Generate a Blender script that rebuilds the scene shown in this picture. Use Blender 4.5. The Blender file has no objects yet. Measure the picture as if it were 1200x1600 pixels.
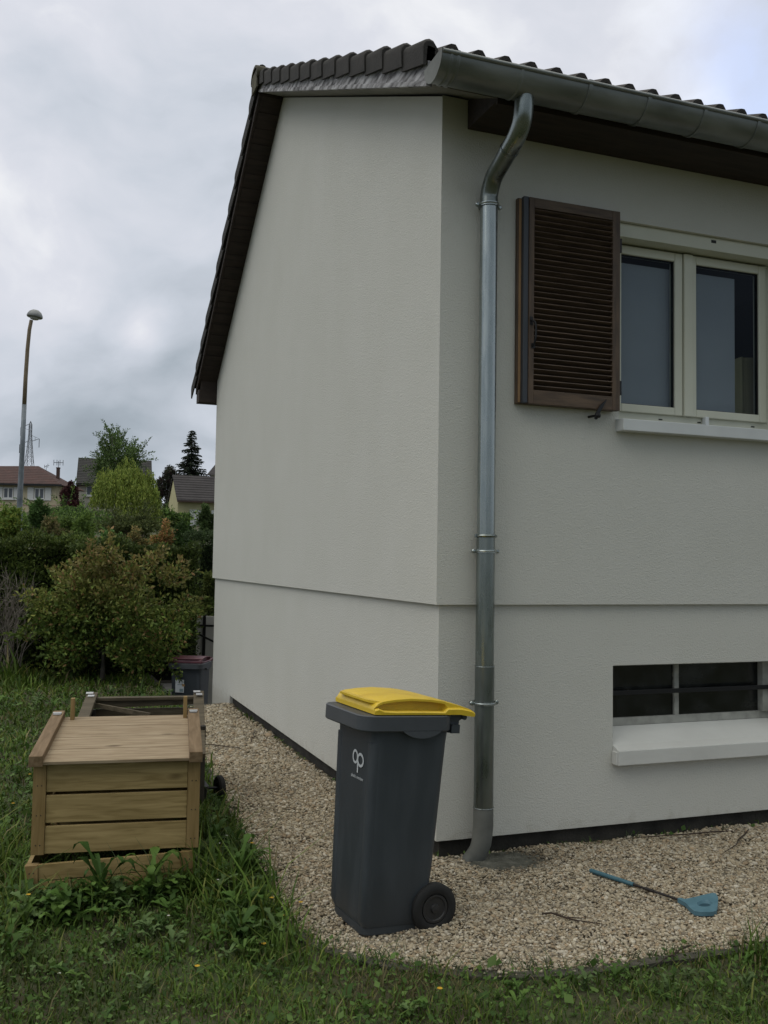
import bpy, math, random
import numpy as np
from mathutils import Vector, Matrix
random.seed(7)
RNG = np.random.default_rng(7)
sc = bpy.context.scene
COL = sc.collection

# ------------------------------------------------------------------ camera
CAM = np.array([-2.22327, -5.05308, 1.6])
R_ = np.array([0.93725102, -0.34832974, 0.01506383])
F_ = np.array([0.34715412, 0.93634913, 0.05229067])
U_ = np.cross(R_, F_)
FPX = 1476.12
cd = bpy.data.cameras.new('camera'); cam = bpy.data.objects.new('camera', cd); COL.objects.link(cam)
cam.matrix_world = Matrix(((R_[0], U_[0], -F_[0], CAM[0]), (R_[1], U_[1], -F_[1], CAM[1]), (R_[2], U_[2], -F_[2], CAM[2]), (0, 0, 0, 1)))
cd.sensor_fit = 'VERTICAL'; cd.sensor_height = 24.0; cd.lens = FPX / 1600 * 24.0
cd.clip_start = 0.05; cd.clip_end = 3000
sc.camera = cam
sc.render.resolution_x = 768; sc.render.resolution_y = 1024

def direc(px, py):
    return R_ * ((px - 600) / FPX) + U_ * (-(py - 800) / FPX) + F_
def at(D, px, py):
    """a point D metres deep in the direction measured for a feature of the place"""
    return CAM + D * direc(px, py)

# ------------------------------------------------------------------ sky, sun
sc.view_settings.view_transform = 'Standard'; sc.view_settings.look = 'None'
sc.view_settings.exposure = 0.1; sc.view_settings.gamma = 1.0
SUN_EL, SUN_AZ = math.radians(42), math.radians(255)      # azimuth clockwise from +Y
world = bpy.data.worlds.new('World'); sc.world = world; world.use_nodes = True
nt = world.node_tree; N = nt.nodes; Lk = nt.links
bg = N['Background']; bg.inputs['Strength'].default_value = 0.1
sky = N.new('ShaderNodeTexSky'); sky.sky_type = 'NISHITA'; sky.sun_disc = False
sky.sun_elevation = SUN_EL; sky.sun_rotation = SUN_AZ
tc = N.new('ShaderNodeTexCoord')
def wn(t, **kw):
    n = N.new(t)
    for k, v in kw.items(): setattr(n, k, v)
    return n
def vmath(op, a, b=None):
    n = wn('ShaderNodeVectorMath', operation=op)
    for i, v in enumerate((a, b)):
        if v is None: continue
        if hasattr(v, 'links') or hasattr(v, 'is_linked'): Lk.new(v, n.inputs[i])
        else: n.inputs[i].default_value = v
    return n
def wmath(op, a, b=None, clamp=False):
    n = wn('ShaderNodeMath', operation=op, use_clamp=clamp)
    for i, v in enumerate((a, b)):
        if v is None: continue
        if hasattr(v, 'is_linked'): Lk.new(v, n.inputs[i])
        else: n.inputs[i].default_value = v
    return n.outputs[0]
D0 = tc.outputs['Generated']
# flatten the direction so clouds stretch towards the horizon
noiw = wn('ShaderNodeTexNoise'); noiw.inputs['Scale'].default_value = 3.0; noiw.inputs['Detail'].default_value = 5
Lk.new(D0, noiw.inputs['Vector'])
wsub = vmath('SUBTRACT', noiw.outputs['Color'], (0.5, 0.5, 0.5))
wsc = vmath('SCALE', wsub.outputs[0]); wsc.inputs['Scale'].default_value = 0.22
DW = vmath('ADD', D0, wsc.outputs[0]).outputs[0]
sxyz = wn('ShaderNodeSeparateXYZ'); Lk.new(D0, sxyz.inputs[0])
mapn = wn('ShaderNodeMapping'); mapn.inputs['Scale'].default_value = (1.0, 1.0, 1.9); Lk.new(DW, mapn.inputs['Vector'])
cn = wn('ShaderNodeTexNoise'); cn.inputs['Scale'].default_value = 4.2; cn.inputs['Detail'].default_value = 9; cn.inputs['Roughness'].default_value = 0.52
Lk.new(mapn.outputs[0], cn.inputs['Vector'])
cn2 = wn('ShaderNodeTexNoise'); cn2.inputs['Scale'].default_value = 1.7; cn2.inputs['Detail'].default_value = 4
Lk.new(mapn.outputs[0], cn2.inputs['Vector'])
f1 = wmath('MULTIPLY', wmath('SUBTRACT', cn.outputs[0], 0.5), 1.2)
f2 = wmath('MULTIPLY', wmath('SUBTRACT', cn2.outputs[0], 0.5), 0.7)
cur = wmath('ADD', wmath('ADD', f1, f2), 0.62)
def lobe(px, py, width, amt, src=None):
    """broad lighter or darker bank of cloud centred on one direction of the sky"""
    d = direc(px, py); d = d / np.linalg.norm(d)
    n = vmath('DISTANCE', src or DW, tuple(d)).outputs['Value']
    g = wmath('DIVIDE', n, width); g = wmath('MULTIPLY', g, g)
    g = wmath('POWER', 2.7182818, wmath('MULTIPLY', g, -1.0))
    return wmath('MULTIPLY', g, amt)
for L in [(190, 585, 0.13, -0.42), (300, 430, 0.09, -0.12), (420, 300, 0.2, -0.02), (60, 250, 0.22, 0.06), (120, 60, 0.3, 0.16), (75, 430, 0.055, 0.02), (225, 490, 0.035, 0.42), (20, 640, 0.05, -0.12),
          (20, 735, 0.035, 0.35), (310, 690, 0.045, 0.30), (700, 0, 0.18, 0.16), (1115, 150, 0.035, 0.5), (1050, 40, 0.08, 0.1)]:
    cur = wmath('ADD', cur, lobe(*L))
# directions behind the camera: lighter to the left (west), heavier behind and to the right
def lobev(v, width, amt):
    v = np.array(v, float); v /= np.linalg.norm(v)
    n = vmath('DISTANCE', D0, tuple(v)).outputs['Value']
    g = wmath('DIVIDE', n, width); g = wmath('MULTIPLY', g, g)
    g = wmath('POWER', 2.7182818, wmath('MULTIPLY', g, -1.0))
    return wmath('MULTIPLY', g, amt)
cur = wmath('ADD', cur, lobev((0.3, -1, 0.15), 1.0, -0.55))
cur = wmath('ADD', cur, lobev((-1, -0.2, 0.1), 0.5, -0.25))
ramp = wn('ShaderNodeValToRGB'); Lk.new(cur, ramp.inputs[0])
cr = ramp.color_ramp; cr.elements[0].position = 0.0; cr.elements[0].color = (0.23, 0.27, 0.31, 1)
cr.elements[1].position = 1.0; cr.elements[1].color = (0.86, 0.87, 0.89, 1)
for p_, c_ in ((0.32, (0.365, 0.415, 0.47, 1)), (0.62, (0.56, 0.60, 0.67, 1)), (0.82, (0.67, 0.69, 0.755, 1))):
    e = cr.elements.new(p_); e.color = c_
# overcast sky is brightest overhead
mrz = wn('ShaderNodeMapRange', interpolation_type='SMOOTHSTEP'); mrz.inputs['From Min'].default_value = 0.54; mrz.inputs['From Max'].default_value = 0.85
mrz.inputs['To Min'].default_value = 10.0; mrz.inputs['To Max'].default_value = 25.0; Lk.new(sxyz.outputs['Z'], mrz.inputs[0])
c10a = vmath('SCALE', ramp.outputs[0]); Lk.new(mrz.outputs[0], c10a.inputs['Scale'])
wmx = wn('ShaderNodeMix', data_type='RGBA'); wmx.inputs[6].default_value = (1, 1, 1, 1); wmx.inputs[7].default_value = (1.10, 1.0, 0.83, 1)
mr2 = wn('ShaderNodeMapRange', interpolation_type='SMOOTHSTEP'); mr2.inputs['From Min'].default_value = 0.50; mr2.inputs['From Max'].default_value = 0.75; Lk.new(sxyz.outputs['Z'], mr2.inputs[0]); Lk.new(mr2.outputs[0], wmx.inputs[0])
c10 = vmath('MULTIPLY', c10a.outputs[0], wmx.outputs[2])
# a gap of blue high on the right
gap = wmath('ADD', lobe(1165, 60, 0.06, 0.5), lobe(1215, 160, 0.06, 0.7))
gap = wmath('ADD', gap, wmath('MULTIPLY', wmath('SUBTRACT', cn.outputs[0], 0.48), 3.2), clamp=True)
gap = wmath('MULTIPLY', gap, lobe(1180, 90, 0.15, 0.85), clamp=True)
skc = vmath('MULTIPLY', sky.outputs[0], (1.0, 1.0, 1.0))
skb = vmath('ADD', skc.outputs[0], (4.6, 5.0, 6.6))       # thin veil in front of the blue
mx = wn('ShaderNodeMix', data_type='RGBA'); Lk.new(gap, mx.inputs[0]); Lk.new(c10.outputs[0], mx.inputs[6]); Lk.new(skb.outputs[0], mx.inputs[7])
Lk.new(mx.outputs[2], bg.inputs['Color'])

sd = bpy.data.lights.new('sun', 'SUN'); sd.energy = 0.5; sd.angle = math.radians(40); sd.color = (1.0, 0.97, 0.92)
so = bpy.data.objects.new('sun', sd); COL.objects.link(so)
sv = Vector((math.sin(SUN_AZ) * math.cos(SUN_EL), math.cos(SUN_AZ) * math.cos(SUN_EL), math.sin(SUN_EL)))
so.rotation_euler = sv.to_track_quat('Z', 'Y').to_euler(); so.location = sv * 50

# ------------------------------------------------------------------ helpers
OFF = {}
def link(o, parent=None, loc=None, label=None, cat=None, group=None, kind=None):
    COL.objects.link(o)
    if parent is not None: o.parent = parent
    for k, v in (('label', label), ('category', cat), ('group', group), ('kind', kind)):
        if v: o[k] = v
    return o
def empty(name, loc, label, cat, group=None, rot=(0, 0, 0)):
    o = bpy.data.objects.new(name, None); o.empty_display_size = 0.2
    o.location = loc; o.rotation_euler = rot
    link(o, None, None, label, cat, group)
    OFF[o.name] = np.array(loc, float) if rot == (0, 0, 0) else np.zeros(3)
    return o
class MB:
    def __init__(s): s.v = []; s.f = []; s.m = []
    def add(s, vs, fs, mi=0):
        b = len(s.v); s.v += [tuple(map(float, v)) for v in vs]; s.f += [tuple(b + i for i in f) for f in fs]; s.m += [mi] * len(fs)
        return s
    def box(s, x0, x1, y0, y1, z0, z1, mi=0):
        v = [(x0, y0, z0), (x1, y0, z0), (x1, y1, z0), (x0, y1, z0), (x0, y0, z1), (x1, y0, z1), (x1, y1, z1), (x0, y1, z1)]
        return s.add(v, [(0, 3, 2, 1), (4, 5, 6, 7), (0, 1, 5, 4), (1, 2, 6, 5), (2, 3, 7, 6), (3, 0, 4, 7)], mi)
    def bar(s, a, b, w, h, up=(0, 0, 1), mi=0):
        """rectangular bar from a to b, w across, h along up"""
        a = np.array(a, float); b = np.array(b, float); d = b - a; d /= np.linalg.norm(d)
        up = np.array(up, float); r = np.cross(d, up); r /= np.linalg.norm(r); u = np.cross(r, d)
        v = [p + r * sx * w / 2 + u * sz * h / 2 for p in (a, b) for sx, sz in ((-1, -1), (1, -1), (1, 1), (-1, 1))]
        return s.add(v, [(0, 3, 2, 1), (4, 5, 6, 7), (0, 1, 5, 4), (1, 2, 6, 5), (2, 3, 7, 6), (3, 0, 4, 7)], mi)
    def tube(s, pts, rad, n=12, cap=True, mi=0):
        pts = [np.array(p, float) for p in pts]
        if not hasattr(rad, '__len__'): rad = [rad] * len(pts)
        rings = []; ref = None
        for i, p in enumerate(pts):
            d = pts[min(i + 1, len(pts) - 1)] - pts[max(i - 1, 0)]; d /= (np.linalg.norm(d) + 1e-9)
            if ref is None: ref = np.array([1, 0, 0.]) if abs(d[0]) < .8 else np.array([0, 1, 0.])
            r = ref - d * np.dot(ref, d); r /= np.linalg.norm(r); ref = r; u = np.cross(d, r)
            rings.append([p + (r * math.cos(2 * math.pi * k / n) + u * math.sin(2 * math.pi * k / n)) * rad[i] for k in range(n)])
        b = len(s.v); vs = [q for rg in rings for q in rg]; fs = []
        for i in range(len(pts) - 1):
            for k in range(n):
                fs.append((i * n + k, i * n + (k + 1) % n, (i + 1) * n + (k + 1) % n, (i + 1) * n + k))
        if cap: fs.append(tuple(range(n))[::-1]); fs.append(tuple((len(pts) - 1) * n + k for k in range(n)))
        return s.add(vs, fs, mi)
    def lathe(s, c, axis, prof, n=32, mi=0, close=False):
        """prof: list of (t along axis, radius)"""
        c = np.array(c, float); ax = np.array(axis, float); ax /= np.linalg.norm(ax)
        r = np.cross(ax, (0, 0, 1.)) if abs(ax[2]) < .9 else np.cross(ax, (1., 0, 0)); r /= np.linalg.norm(r); u = np.cross(ax, r)
        vs = [c + ax * t + (r * math.cos(2 * math.pi * k / n) + u * math.sin(2 * math.pi * k / n)) * R for t, R in prof for k in range(n)]
        fs = []; m = len(prof)
        for i in range(m if close else m - 1):
            j = (i + 1) % m
            for k in range(n): fs.append((i * n + k, i * n + (k + 1) % n, j * n + (k + 1) % n, j * n + k))
        return s.add(vs, fs, mi)
    def loft(s, secs, closed=True, cap=True, mi=0):
        n = len(secs[0]); vs = [p for q in secs for p in q]; fs = []
        for i in range(len(secs) - 1):
            for k in range(n if closed else n - 1):
                fs.append((i * n + k, i * n + (k + 1) % n, (i + 1) * n + (k + 1) % n, (i + 1) * n + k))
        if cap: fs.append(tuple(range(n))[::-1]); fs.append(tuple((len(secs) - 1) * n + k for k in range(n)))
        return s.add(vs, fs, mi)
    def build(s, name, mat, parent=None, smooth=False, bevel=0, fix=True, **kw):
        v = np.array(s.v, float)
        if parent is not None: off = OFF.get(parent.name, np.zeros(3)); v = v - off
        me = bpy.data.meshes.new(name); me.from_pydata(v.tolist(), [], s.f)
        for m in (mat if isinstance(mat, (list, tuple)) else [mat]): me.materials.append(m)
        if len(me.materials) > 1: me.polygons.foreach_set('material_index', s.m)
        if fix:
            import bmesh
            bm = bmesh.new(); bm.from_mesh(me); bmesh.ops.recalc_face_normals(bm, faces=bm.faces); bm.to_mesh(me); bm.free()
        o = bpy.data.objects.new(name, me); link(o, parent, **kw)
        OFF[o.name] = OFF.get(parent.name, np.zeros(3)) if parent is not None else np.zeros(3)
        if bevel:
            b = o.modifiers.new('bevel', 'BEVEL'); b.width = bevel; b.segments = 2; b.limit_method = 'ANGLE'; b.angle_limit = math.radians(40)
        if smooth:
            me.polygons.foreach_set('use_smooth', [True] * len(me.polygons))
            if smooth != 'all':
                try: me.set_sharp_from_angle(angle=math.radians(38))
                except Exception: pass
        return o

def npmesh(name, V, Fc, mat, parent=None, col=None, smooth=False, **kw):
    """V (n,3), Fc (m,k) all faces with k corners, col (n,3) optional"""
    V = np.asarray(V, np.float32)
    if parent is not None: V = V - OFF.get(parent.name, np.zeros(3)).astype(np.float32)
    Fc = np.asarray(Fc, np.int32); m, k = Fc.shape
    me = bpy.data.meshes.new(name); me.vertices.add(len(V)); me.vertices.foreach_set('co', np.ascontiguousarray(V, np.float32).ravel())
    me.loops.add(m * k); me.loops.foreach_set('vertex_index', Fc.ravel())
    me.polygons.add(m); me.polygons.foreach_set('loop_start', np.arange(0, m * k, k, dtype=np.int32))
    me.update(calc_edges=True)
    if smooth: me.polygons.foreach_set('use_smooth', np.ones(m, bool))
    if col is not None:
        a = me.color_attributes.new('Col', 'FLOAT_COLOR', 'POINT'); c4 = np.ones((len(V), 4), np.float32); c4[:, :3] = col
        a.data.foreach_set('color', c4.ravel())
    me.materials.append(mat)
    o = bpy.data.objects.new(name, me); link(o, parent, **kw)
    OFF[o.name] = OFF.get(parent.name, np.zeros(3)) if parent is not None else np.zeros(3)
    return o

# ------------------------------------------------------------------ materials
def mat(name, color, rough=0.7, metal=0.0, spec=0.5):
    m = bpy.data.materials.new(name); m.use_nodes = True
    b = m.node_tree.nodes['Principled BSDF']
    b.inputs['Base Color'].default_value = (*color, 1); b.inputs['Roughness'].default_value = rough
    b.inputs['Metallic'].default_value = metal; b.inputs['Specular IOR Level'].default_value = spec
    return m
def nodes(m): return m.node_tree.nodes, m.node_tree.links, m.node_tree.nodes['Principled BSDF']
def varied(name, c1, c2, scale=5, rough=0.7, metal=0.0, spec=0.5, stretch=(1, 1, 1), bump=0.0, bscale=None, detail=6, contrast=(0.3, 0.7), rvar=0.0, bdist=0.01):
    m = mat(name, c1, rough, metal, spec); n, l, b = nodes(m)
    tcx = n.new('ShaderNodeTexCoord'); mp = n.new('ShaderNodeMapping'); mp.inputs['Scale'].default_value = stretch
    l.new(tcx.outputs['Object'], mp.inputs[0])
    no = n.new('ShaderNodeTexNoise'); no.inputs['Scale'].default_value = scale; no.inputs['Detail'].default_value = detail
    l.new(mp.outputs[0], no.inputs['Vector'])
    rp = n.new('ShaderNodeValToRGB'); rp.color_ramp.elements[0].position = contrast[0]; rp.color_ramp.elements[1].position = contrast[1]
    rp.color_ramp.elements[0].color = (*c1, 1); rp.color_ramp.elements[1].color = (*c2, 1)
    l.new(no.outputs[0], rp.inputs[0]); l.new(rp.outputs[0], b.inputs['Base Color'])
    if rvar:
        mr = n.new('ShaderNodeMapRange'); mr.inputs['From Min'].default_value = 0.3; mr.inputs['From Max'].default_value = 0.7
        mr.inputs['To Min'].default_value = rough - rvar; mr.inputs['To Max'].default_value = rough + rvar
        l.new(no.outputs[0], mr.inputs[0]); l.new(mr.outputs[0], b.inputs['Roughness'])
    if bump:
        nb = n.new('ShaderNodeTexNoise'); nb.inputs['Scale'].default_value = bscale or scale * 6; nb.inputs['Detail'].default_value = 6
        l.new(mp.outputs[0], nb.inputs['Vector'])
        bp = n.new('ShaderNodeBump'); bp.inputs['Strength'].default_value = bump; bp.inputs['Distance'].default_value = bdist
        l.new(nb.outputs[0], bp.inputs['Height']); l.new(bp.outputs[0], b.inputs['Normal'])
    return m
def leafmat(name, rough=0.6, trans=0.25):
    m = mat(name, (0.05, 0.08, 0.03), rough, 0, 0.2); n, l, b = nodes(m)
    at_ = n.new('ShaderNodeAttribute'); at_.attribute_name = 'Col'; l.new(at_.outputs['Color'], b.inputs['Base Color'])
    if trans:
        tr = n.new('ShaderNodeBsdfTranslucent'); mixs = n.new('ShaderNodeMixShader'); mixs.inputs[0].default_value = trans
        l.new(at_.outputs['Color'], tr.inputs[0]); l.new(b.outputs[0], mixs.inputs[1]); l.new(tr.outputs[0], mixs.inputs[2])
        l.new(mixs.outputs[0], n['Material Output'].inputs['Surface'])
    return m

def stucco_mat():
    m = mat('stucco', (0.60, 0.60, 0.56), 0.92, 0, 0.2); n, l, b = nodes(m)
    tcx = n.new('ShaderNodeTexCoord')
    a = n.new('ShaderNodeTexNoise'); a.inputs['Scale'].default_value = 90; a.inputs['Detail'].default_value = 4; a.inputs['Roughness'].default_value = 0.6
    v = n.new('ShaderNodeTexVoronoi'); v.inputs['Scale'].default_value = 150
    c = n.new('ShaderNodeTexNoise'); c.inputs['Scale'].default_value = 1.3; c.inputs['Detail'].default_value = 5
    d = n.new('ShaderNodeTexNoise'); d.inputs['Scale'].default_value = 2.2; d.inputs['Detail'].default_value = 6
    mp = n.new('ShaderNodeMapping'); mp.inputs['Scale'].default_value = (1.0, 1.0, 0.8); l.new(tcx.outputs['Object'], mp.inputs[0])
    for q in (a, v, c): l.new(tcx.outputs['Object'], q.inputs['Vector'])
    l.new(mp.outputs[0], d.inputs['Vector'])
    ad = n.new('ShaderNodeMath'); ad.operation = 'MULTIPLY_ADD'; ad.inputs[1].default_value = 0.5
    l.new(v.outputs['Distance'], ad.inputs[0]); l.new(a.outputs[0], ad.inputs[2])
    # sparse deeper trowel marks
    e = n.new('ShaderNodeTexNoise'); e.inputs['Scale'].default_value = 38; e.inputs['Detail'].default_value = 3; l.new(tcx.outputs['Object'], e.inputs['Vector'])
    rp = n.new('ShaderNodeValToRGB'); rp.color_ramp.elements[0].position = 0.62; rp.color_ramp.elements[1].position = 0.74; l.new(e.outputs[0], rp.inputs[0])
    ad2 = n.new('ShaderNodeMath'); ad2.operation = 'MULTIPLY_ADD'; ad2.inputs[1].default_value = 0.35
    l.new(rp.outputs[0], ad2.inputs[0]); l.new(ad.outputs[0], ad2.inputs[2])
    bp = n.new('ShaderNodeBump'); bp.inputs['Strength'].default_value = 0.85; bp.inputs['Distance'].default_value = 0.0034
    l.new(ad2.outputs[0], bp.inputs['Height']); l.new(bp.outputs[0], b.inputs['Normal'])
    mixc = n.new('ShaderNodeMix'); mixc.data_type = 'RGBA'
    mixc.inputs[6].default_value = (0.575, 0.570, 0.522, 1); mixc.inputs[7].default_value = (0.598, 0.592, 0.548, 1)
    mm = n.new('ShaderNodeMath'); mm.operation = 'ADD'; l.new(c.outputs[0], mm.inputs[0]); l.new(d.outputs[0], mm.inputs[1])
    mr = n.new('ShaderNodeMapRange'); mr.inputs['From Min'].default_value = 0.75; mr.inputs['From Max'].default_value = 1.25; l.new(mm.outputs[0], mr.inputs[0])
    l.new(mr.outputs[0], mixc.inputs[0])
    sx = n.new('ShaderNodeSeparateXYZ'); l.new(tcx.outputs['Object'], sx.inputs[0])
    dn = n.new('ShaderNodeTexNoise'); dn.inputs['Scale'].default_value = 14; dn.inputs['Detail'].default_value = 8; l.new(tcx.outputs['Object'], dn.inputs['Vector'])
    hz_ = n.new('ShaderNodeMath'); hz_.operation = 'MULTIPLY_ADD'; hz_.inputs[1].default_value = 0.42; hz_.inputs[2].default_value = -0.16; l.new(dn.outputs[0], hz_.inputs[0])
    df = n.new('ShaderNodeMath'); df.operation = 'SUBTRACT'; l.new(hz_.outputs[0], df.inputs[0]); l.new(sx.outputs['Z'], df.inputs[1])
    ds = n.new('ShaderNodeMath'); ds.operation = 'MULTIPLY'; ds.use_clamp = True; ds.inputs[1].default_value = 6.0; l.new(df.outputs[0], ds.inputs[0])
    ds2 = n.new('ShaderNodeMath'); ds2.operation = 'MULTIPLY'; ds2.inputs[1].default_value = 0.30; l.new(ds.outputs[0], ds2.inputs[0])
    dm = n.new('ShaderNodeMix'); dm.data_type = 'RGBA'; dm.inputs[7].default_value = (0.27, 0.235, 0.165, 1)
    l.new(ds2.outputs[0], dm.inputs[0]); l.new(mixc.outputs[2], dm.inputs[6]); l.new(dm.outputs[2], b.inputs['Base Color'])
    return m
M = {}
M['stucco'] = stucco_mat()
M['concrete'] = varied('dark_concrete', (0.014, 0.013, 0.011), (0.045, 0.041, 0.034), 6, 0.95, bump=0.6, bscale=50)
M['kerb'] = varied('kerb_concrete', (0.035, 0.034, 0.025), (0.10, 0.092, 0.07), 12, 0.95, bump=0.6, bscale=60)
M['tile'] = varied('roof_tile', (0.014, 0.012, 0.011), (0.04, 0.033, 0.029), 9, 0.85, bump=0.5, bscale=80, contrast=(0.35, 0.75))
M['verge'] = varied('verge_tile', (0.013, 0.012, 0.011), (0.036, 0.032, 0.028), 7, 0.9, bump=0.5, bscale=90, contrast=(0.3, 0.8))
M['darkwood'] = varied('dark_stained_wood', (0.018, 0.012, 0.009), (0.04, 0.026, 0.02), 4, 0.8, stretch=(1, 6, 6), bump=0.2)
M['peel'] = varied('peeling_white_board', (0.045, 0.04, 0.04), (0.50, 0.49, 0.50), 15, 0.8, stretch=(1, 0.4, 1.8), contrast=(0.36, 0.68), bump=0.3)
M['cream_soffit'] = varied('verge_soffit', (0.15, 0.14, 0.115), (0.22, 0.21, 0.175), 4, 0.8)
M['zinc'] = varied('galvanised_zinc', (0.20, 0.225, 0.215), (0.30, 0.33, 0.32), 11, 0.28, metal=0.9, stretch=(2, 2, 0.35), contrast=(0.25, 0.8), rvar=0.07)
M['zinc_new'] = varied('bright_zinc', (0.29, 0.325, 0.32), (0.42, 0.455, 0.45), 16, 0.27, metal=0.9, stretch=(2, 2, 0.3), contrast=(0.25, 0.8), rvar=0.07)
M['zinc_dull'] = varied('dull_grey_pipe', (0.11, 0.115, 0.105), (0.19, 0.195, 0.18), 8, 0.65, metal=0.3)
M['zinc_dark'] = varied('dark_zinc', (0.14, 0.16, 0.15), (0.24, 0.26, 0.25), 9, 0.32, metal=0.88, rvar=0.08, stretch=(2, 2, 0.4), contrast=(0.25, 0.8))
M['gutter'] = varied('weathered_gutter_zinc', (0.15, 0.162, 0.158), (0.29, 0.305, 0.30), 5, 0.45, metal=0.6, stretch=(0.6, 2, 2), contrast=(0.3, 0.75), rvar=0.12)
M['shutter'] = varied('shutter_wood', (0.050, 0.031, 0.019), (0.115, 0.073, 0.044), 5, 0.55, stretch=(7, 7, 1), bump=0.2, bscale=30)
M['shutter_h'] = varied('shutter_wood_rail', (0.054, 0.034, 0.021), (0.125, 0.080, 0.048), 5, 0.55, stretch=(1, 7, 9), bump=0.2, bscale=30)
M['slat'] = varied('louvre_wood', (0.045, 0.029, 0.02), (0.115, 0.076, 0.053), 6, 0.55, stretch=(1, 7, 7))
M['lightwood'] = varied('bare_wood_edge', (0.28, 0.16, 0.075), (0.40, 0.25, 0.13), 6, 0.7, stretch=(6, 6, 1))
M['blackmetal'] = mat('black_painted_iron', (0.012, 0.012, 0.013), 0.45, 0.3)
M['greymetal'] = mat('grey_strip', (0.055, 0.06, 0.07), 0.5, 0.3)
M['pvc'] = varied('cream_window_frame', (0.54, 0.54, 0.44), (0.60, 0.60, 0.50), 3, 0.35, spec=0.5)
M['gasket'] = mat('gasket', (0.01, 0.01, 0.01), 0.6)
M['sill'] = varied('white_sill', (0.56, 0.58, 0.58), (0.64, 0.66, 0.66), 4, 0.4)
M['sill2'] = varied('white_painted_cement', (0.56, 0.56, 0.53), (0.62, 0.62, 0.59), 3, 0.75, contrast=(0.3, 0.7), bump=0.2)
M['oldframe'] = varied('old_white_frame', (0.26, 0.26, 0.235), (0.42, 0.42, 0.385), 12, 0.8)
M['inner_sheet'] = varied('grey_blue_sheet', (0.34, 0.35, 0.42), (0.385, 0.395, 0.465), 2, 0.8)
M['curtain'] = varied('beige_curtain', (0.30, 0.27, 0.16), (0.42, 0.38, 0.24), 3, 0.9, stretch=(14, 1, 0.5))
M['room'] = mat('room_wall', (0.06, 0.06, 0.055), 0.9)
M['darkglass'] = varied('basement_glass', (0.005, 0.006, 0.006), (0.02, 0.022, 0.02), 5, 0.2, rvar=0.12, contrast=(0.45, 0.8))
g = bpy.data.materials.new('window_glass'); g.use_nodes = True; n = g.node_tree.nodes; l = g.node_tree.links
n.remove(n['Principled BSDF']); gl = n.new('ShaderNodeBsdfGlossy'); gl.inputs['Roughness'].default_value = 0.01; gl.inputs['Color'].default_value = (0.82, 0.86, 1.0, 1)
tp = n.new('ShaderNodeBsdfTransparent'); tp.inputs[0].default_value = (0.86, 0.89, 0.88, 1); fr = n.new('ShaderNodeFresnel'); fr.inputs['IOR'].default_value = 1.16
ms = n.new('ShaderNodeMixShader'); l.new(fr.outputs[0], ms.inputs[0]); l.new(tp.outputs[0], ms.inputs[1]); l.new(gl.outputs[0], ms.inputs[2]); l.new(ms.outputs[0], n['Material Output'].inputs['Surface'])
M['glass'] = g
M['bin'] = varied('dark_grey_bin_plastic', (0.036, 0.043, 0.050), (0.060, 0.069, 0.078), 5, 0.48, stretch=(1.5, 1.5, 0.35), contrast=(0.5, 0.85), bump=0.15, bscale=160, rvar=0.06, bdist=0.002)
M['binrim'] = varied('bin_rim_plastic', (0.045, 0.051, 0.058), (0.065, 0.071, 0.08), 4, 0.48, bump=0.12, bscale=140, bdist=0.002)
M['yellow'] = varied('yellow_bin_lid', (0.55, 0.35, 0.02), (0.70, 0.48, 0.03), 7, 0.4, contrast=(0.22, 0.45))
M['maroon'] = varied('maroon_bin_lid', (0.09, 0.022, 0.035), (0.14, 0.04, 0.055), 6, 0.4)
M['tyre'] = mat('black_rubber', (0.009, 0.009, 0.009), 0.75)
M['hub'] = mat('dark_plastic_hub', (0.022, 0.022, 0.023), 0.45)
M['white'] = mat('white_print', (0.5, 0.52, 0.53), 0.6)
M['label'] = mat('white_sticker', (0.55, 0.58, 0.6), 0.5)
M['print'] = mat('grey_print', (0.2, 0.27, 0.29), 0.6)
M['blue'] = varied('blue_plastic', (0.045, 0.12, 0.155), (0.06, 0.15, 0.19), 12, 0.55)
M['blue2'] = varied('pale_blue_plastic', (0.065, 0.15, 0.19), (0.09, 0.19, 0.24), 20, 0.6)
M['bluedark'] = mat('dark_blue_hollow', (0.02, 0.06, 0.085), 0.6)
M['rod'] = mat('dark_brown_rod', (0.015, 0.011, 0.01), 0.5)

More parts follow.
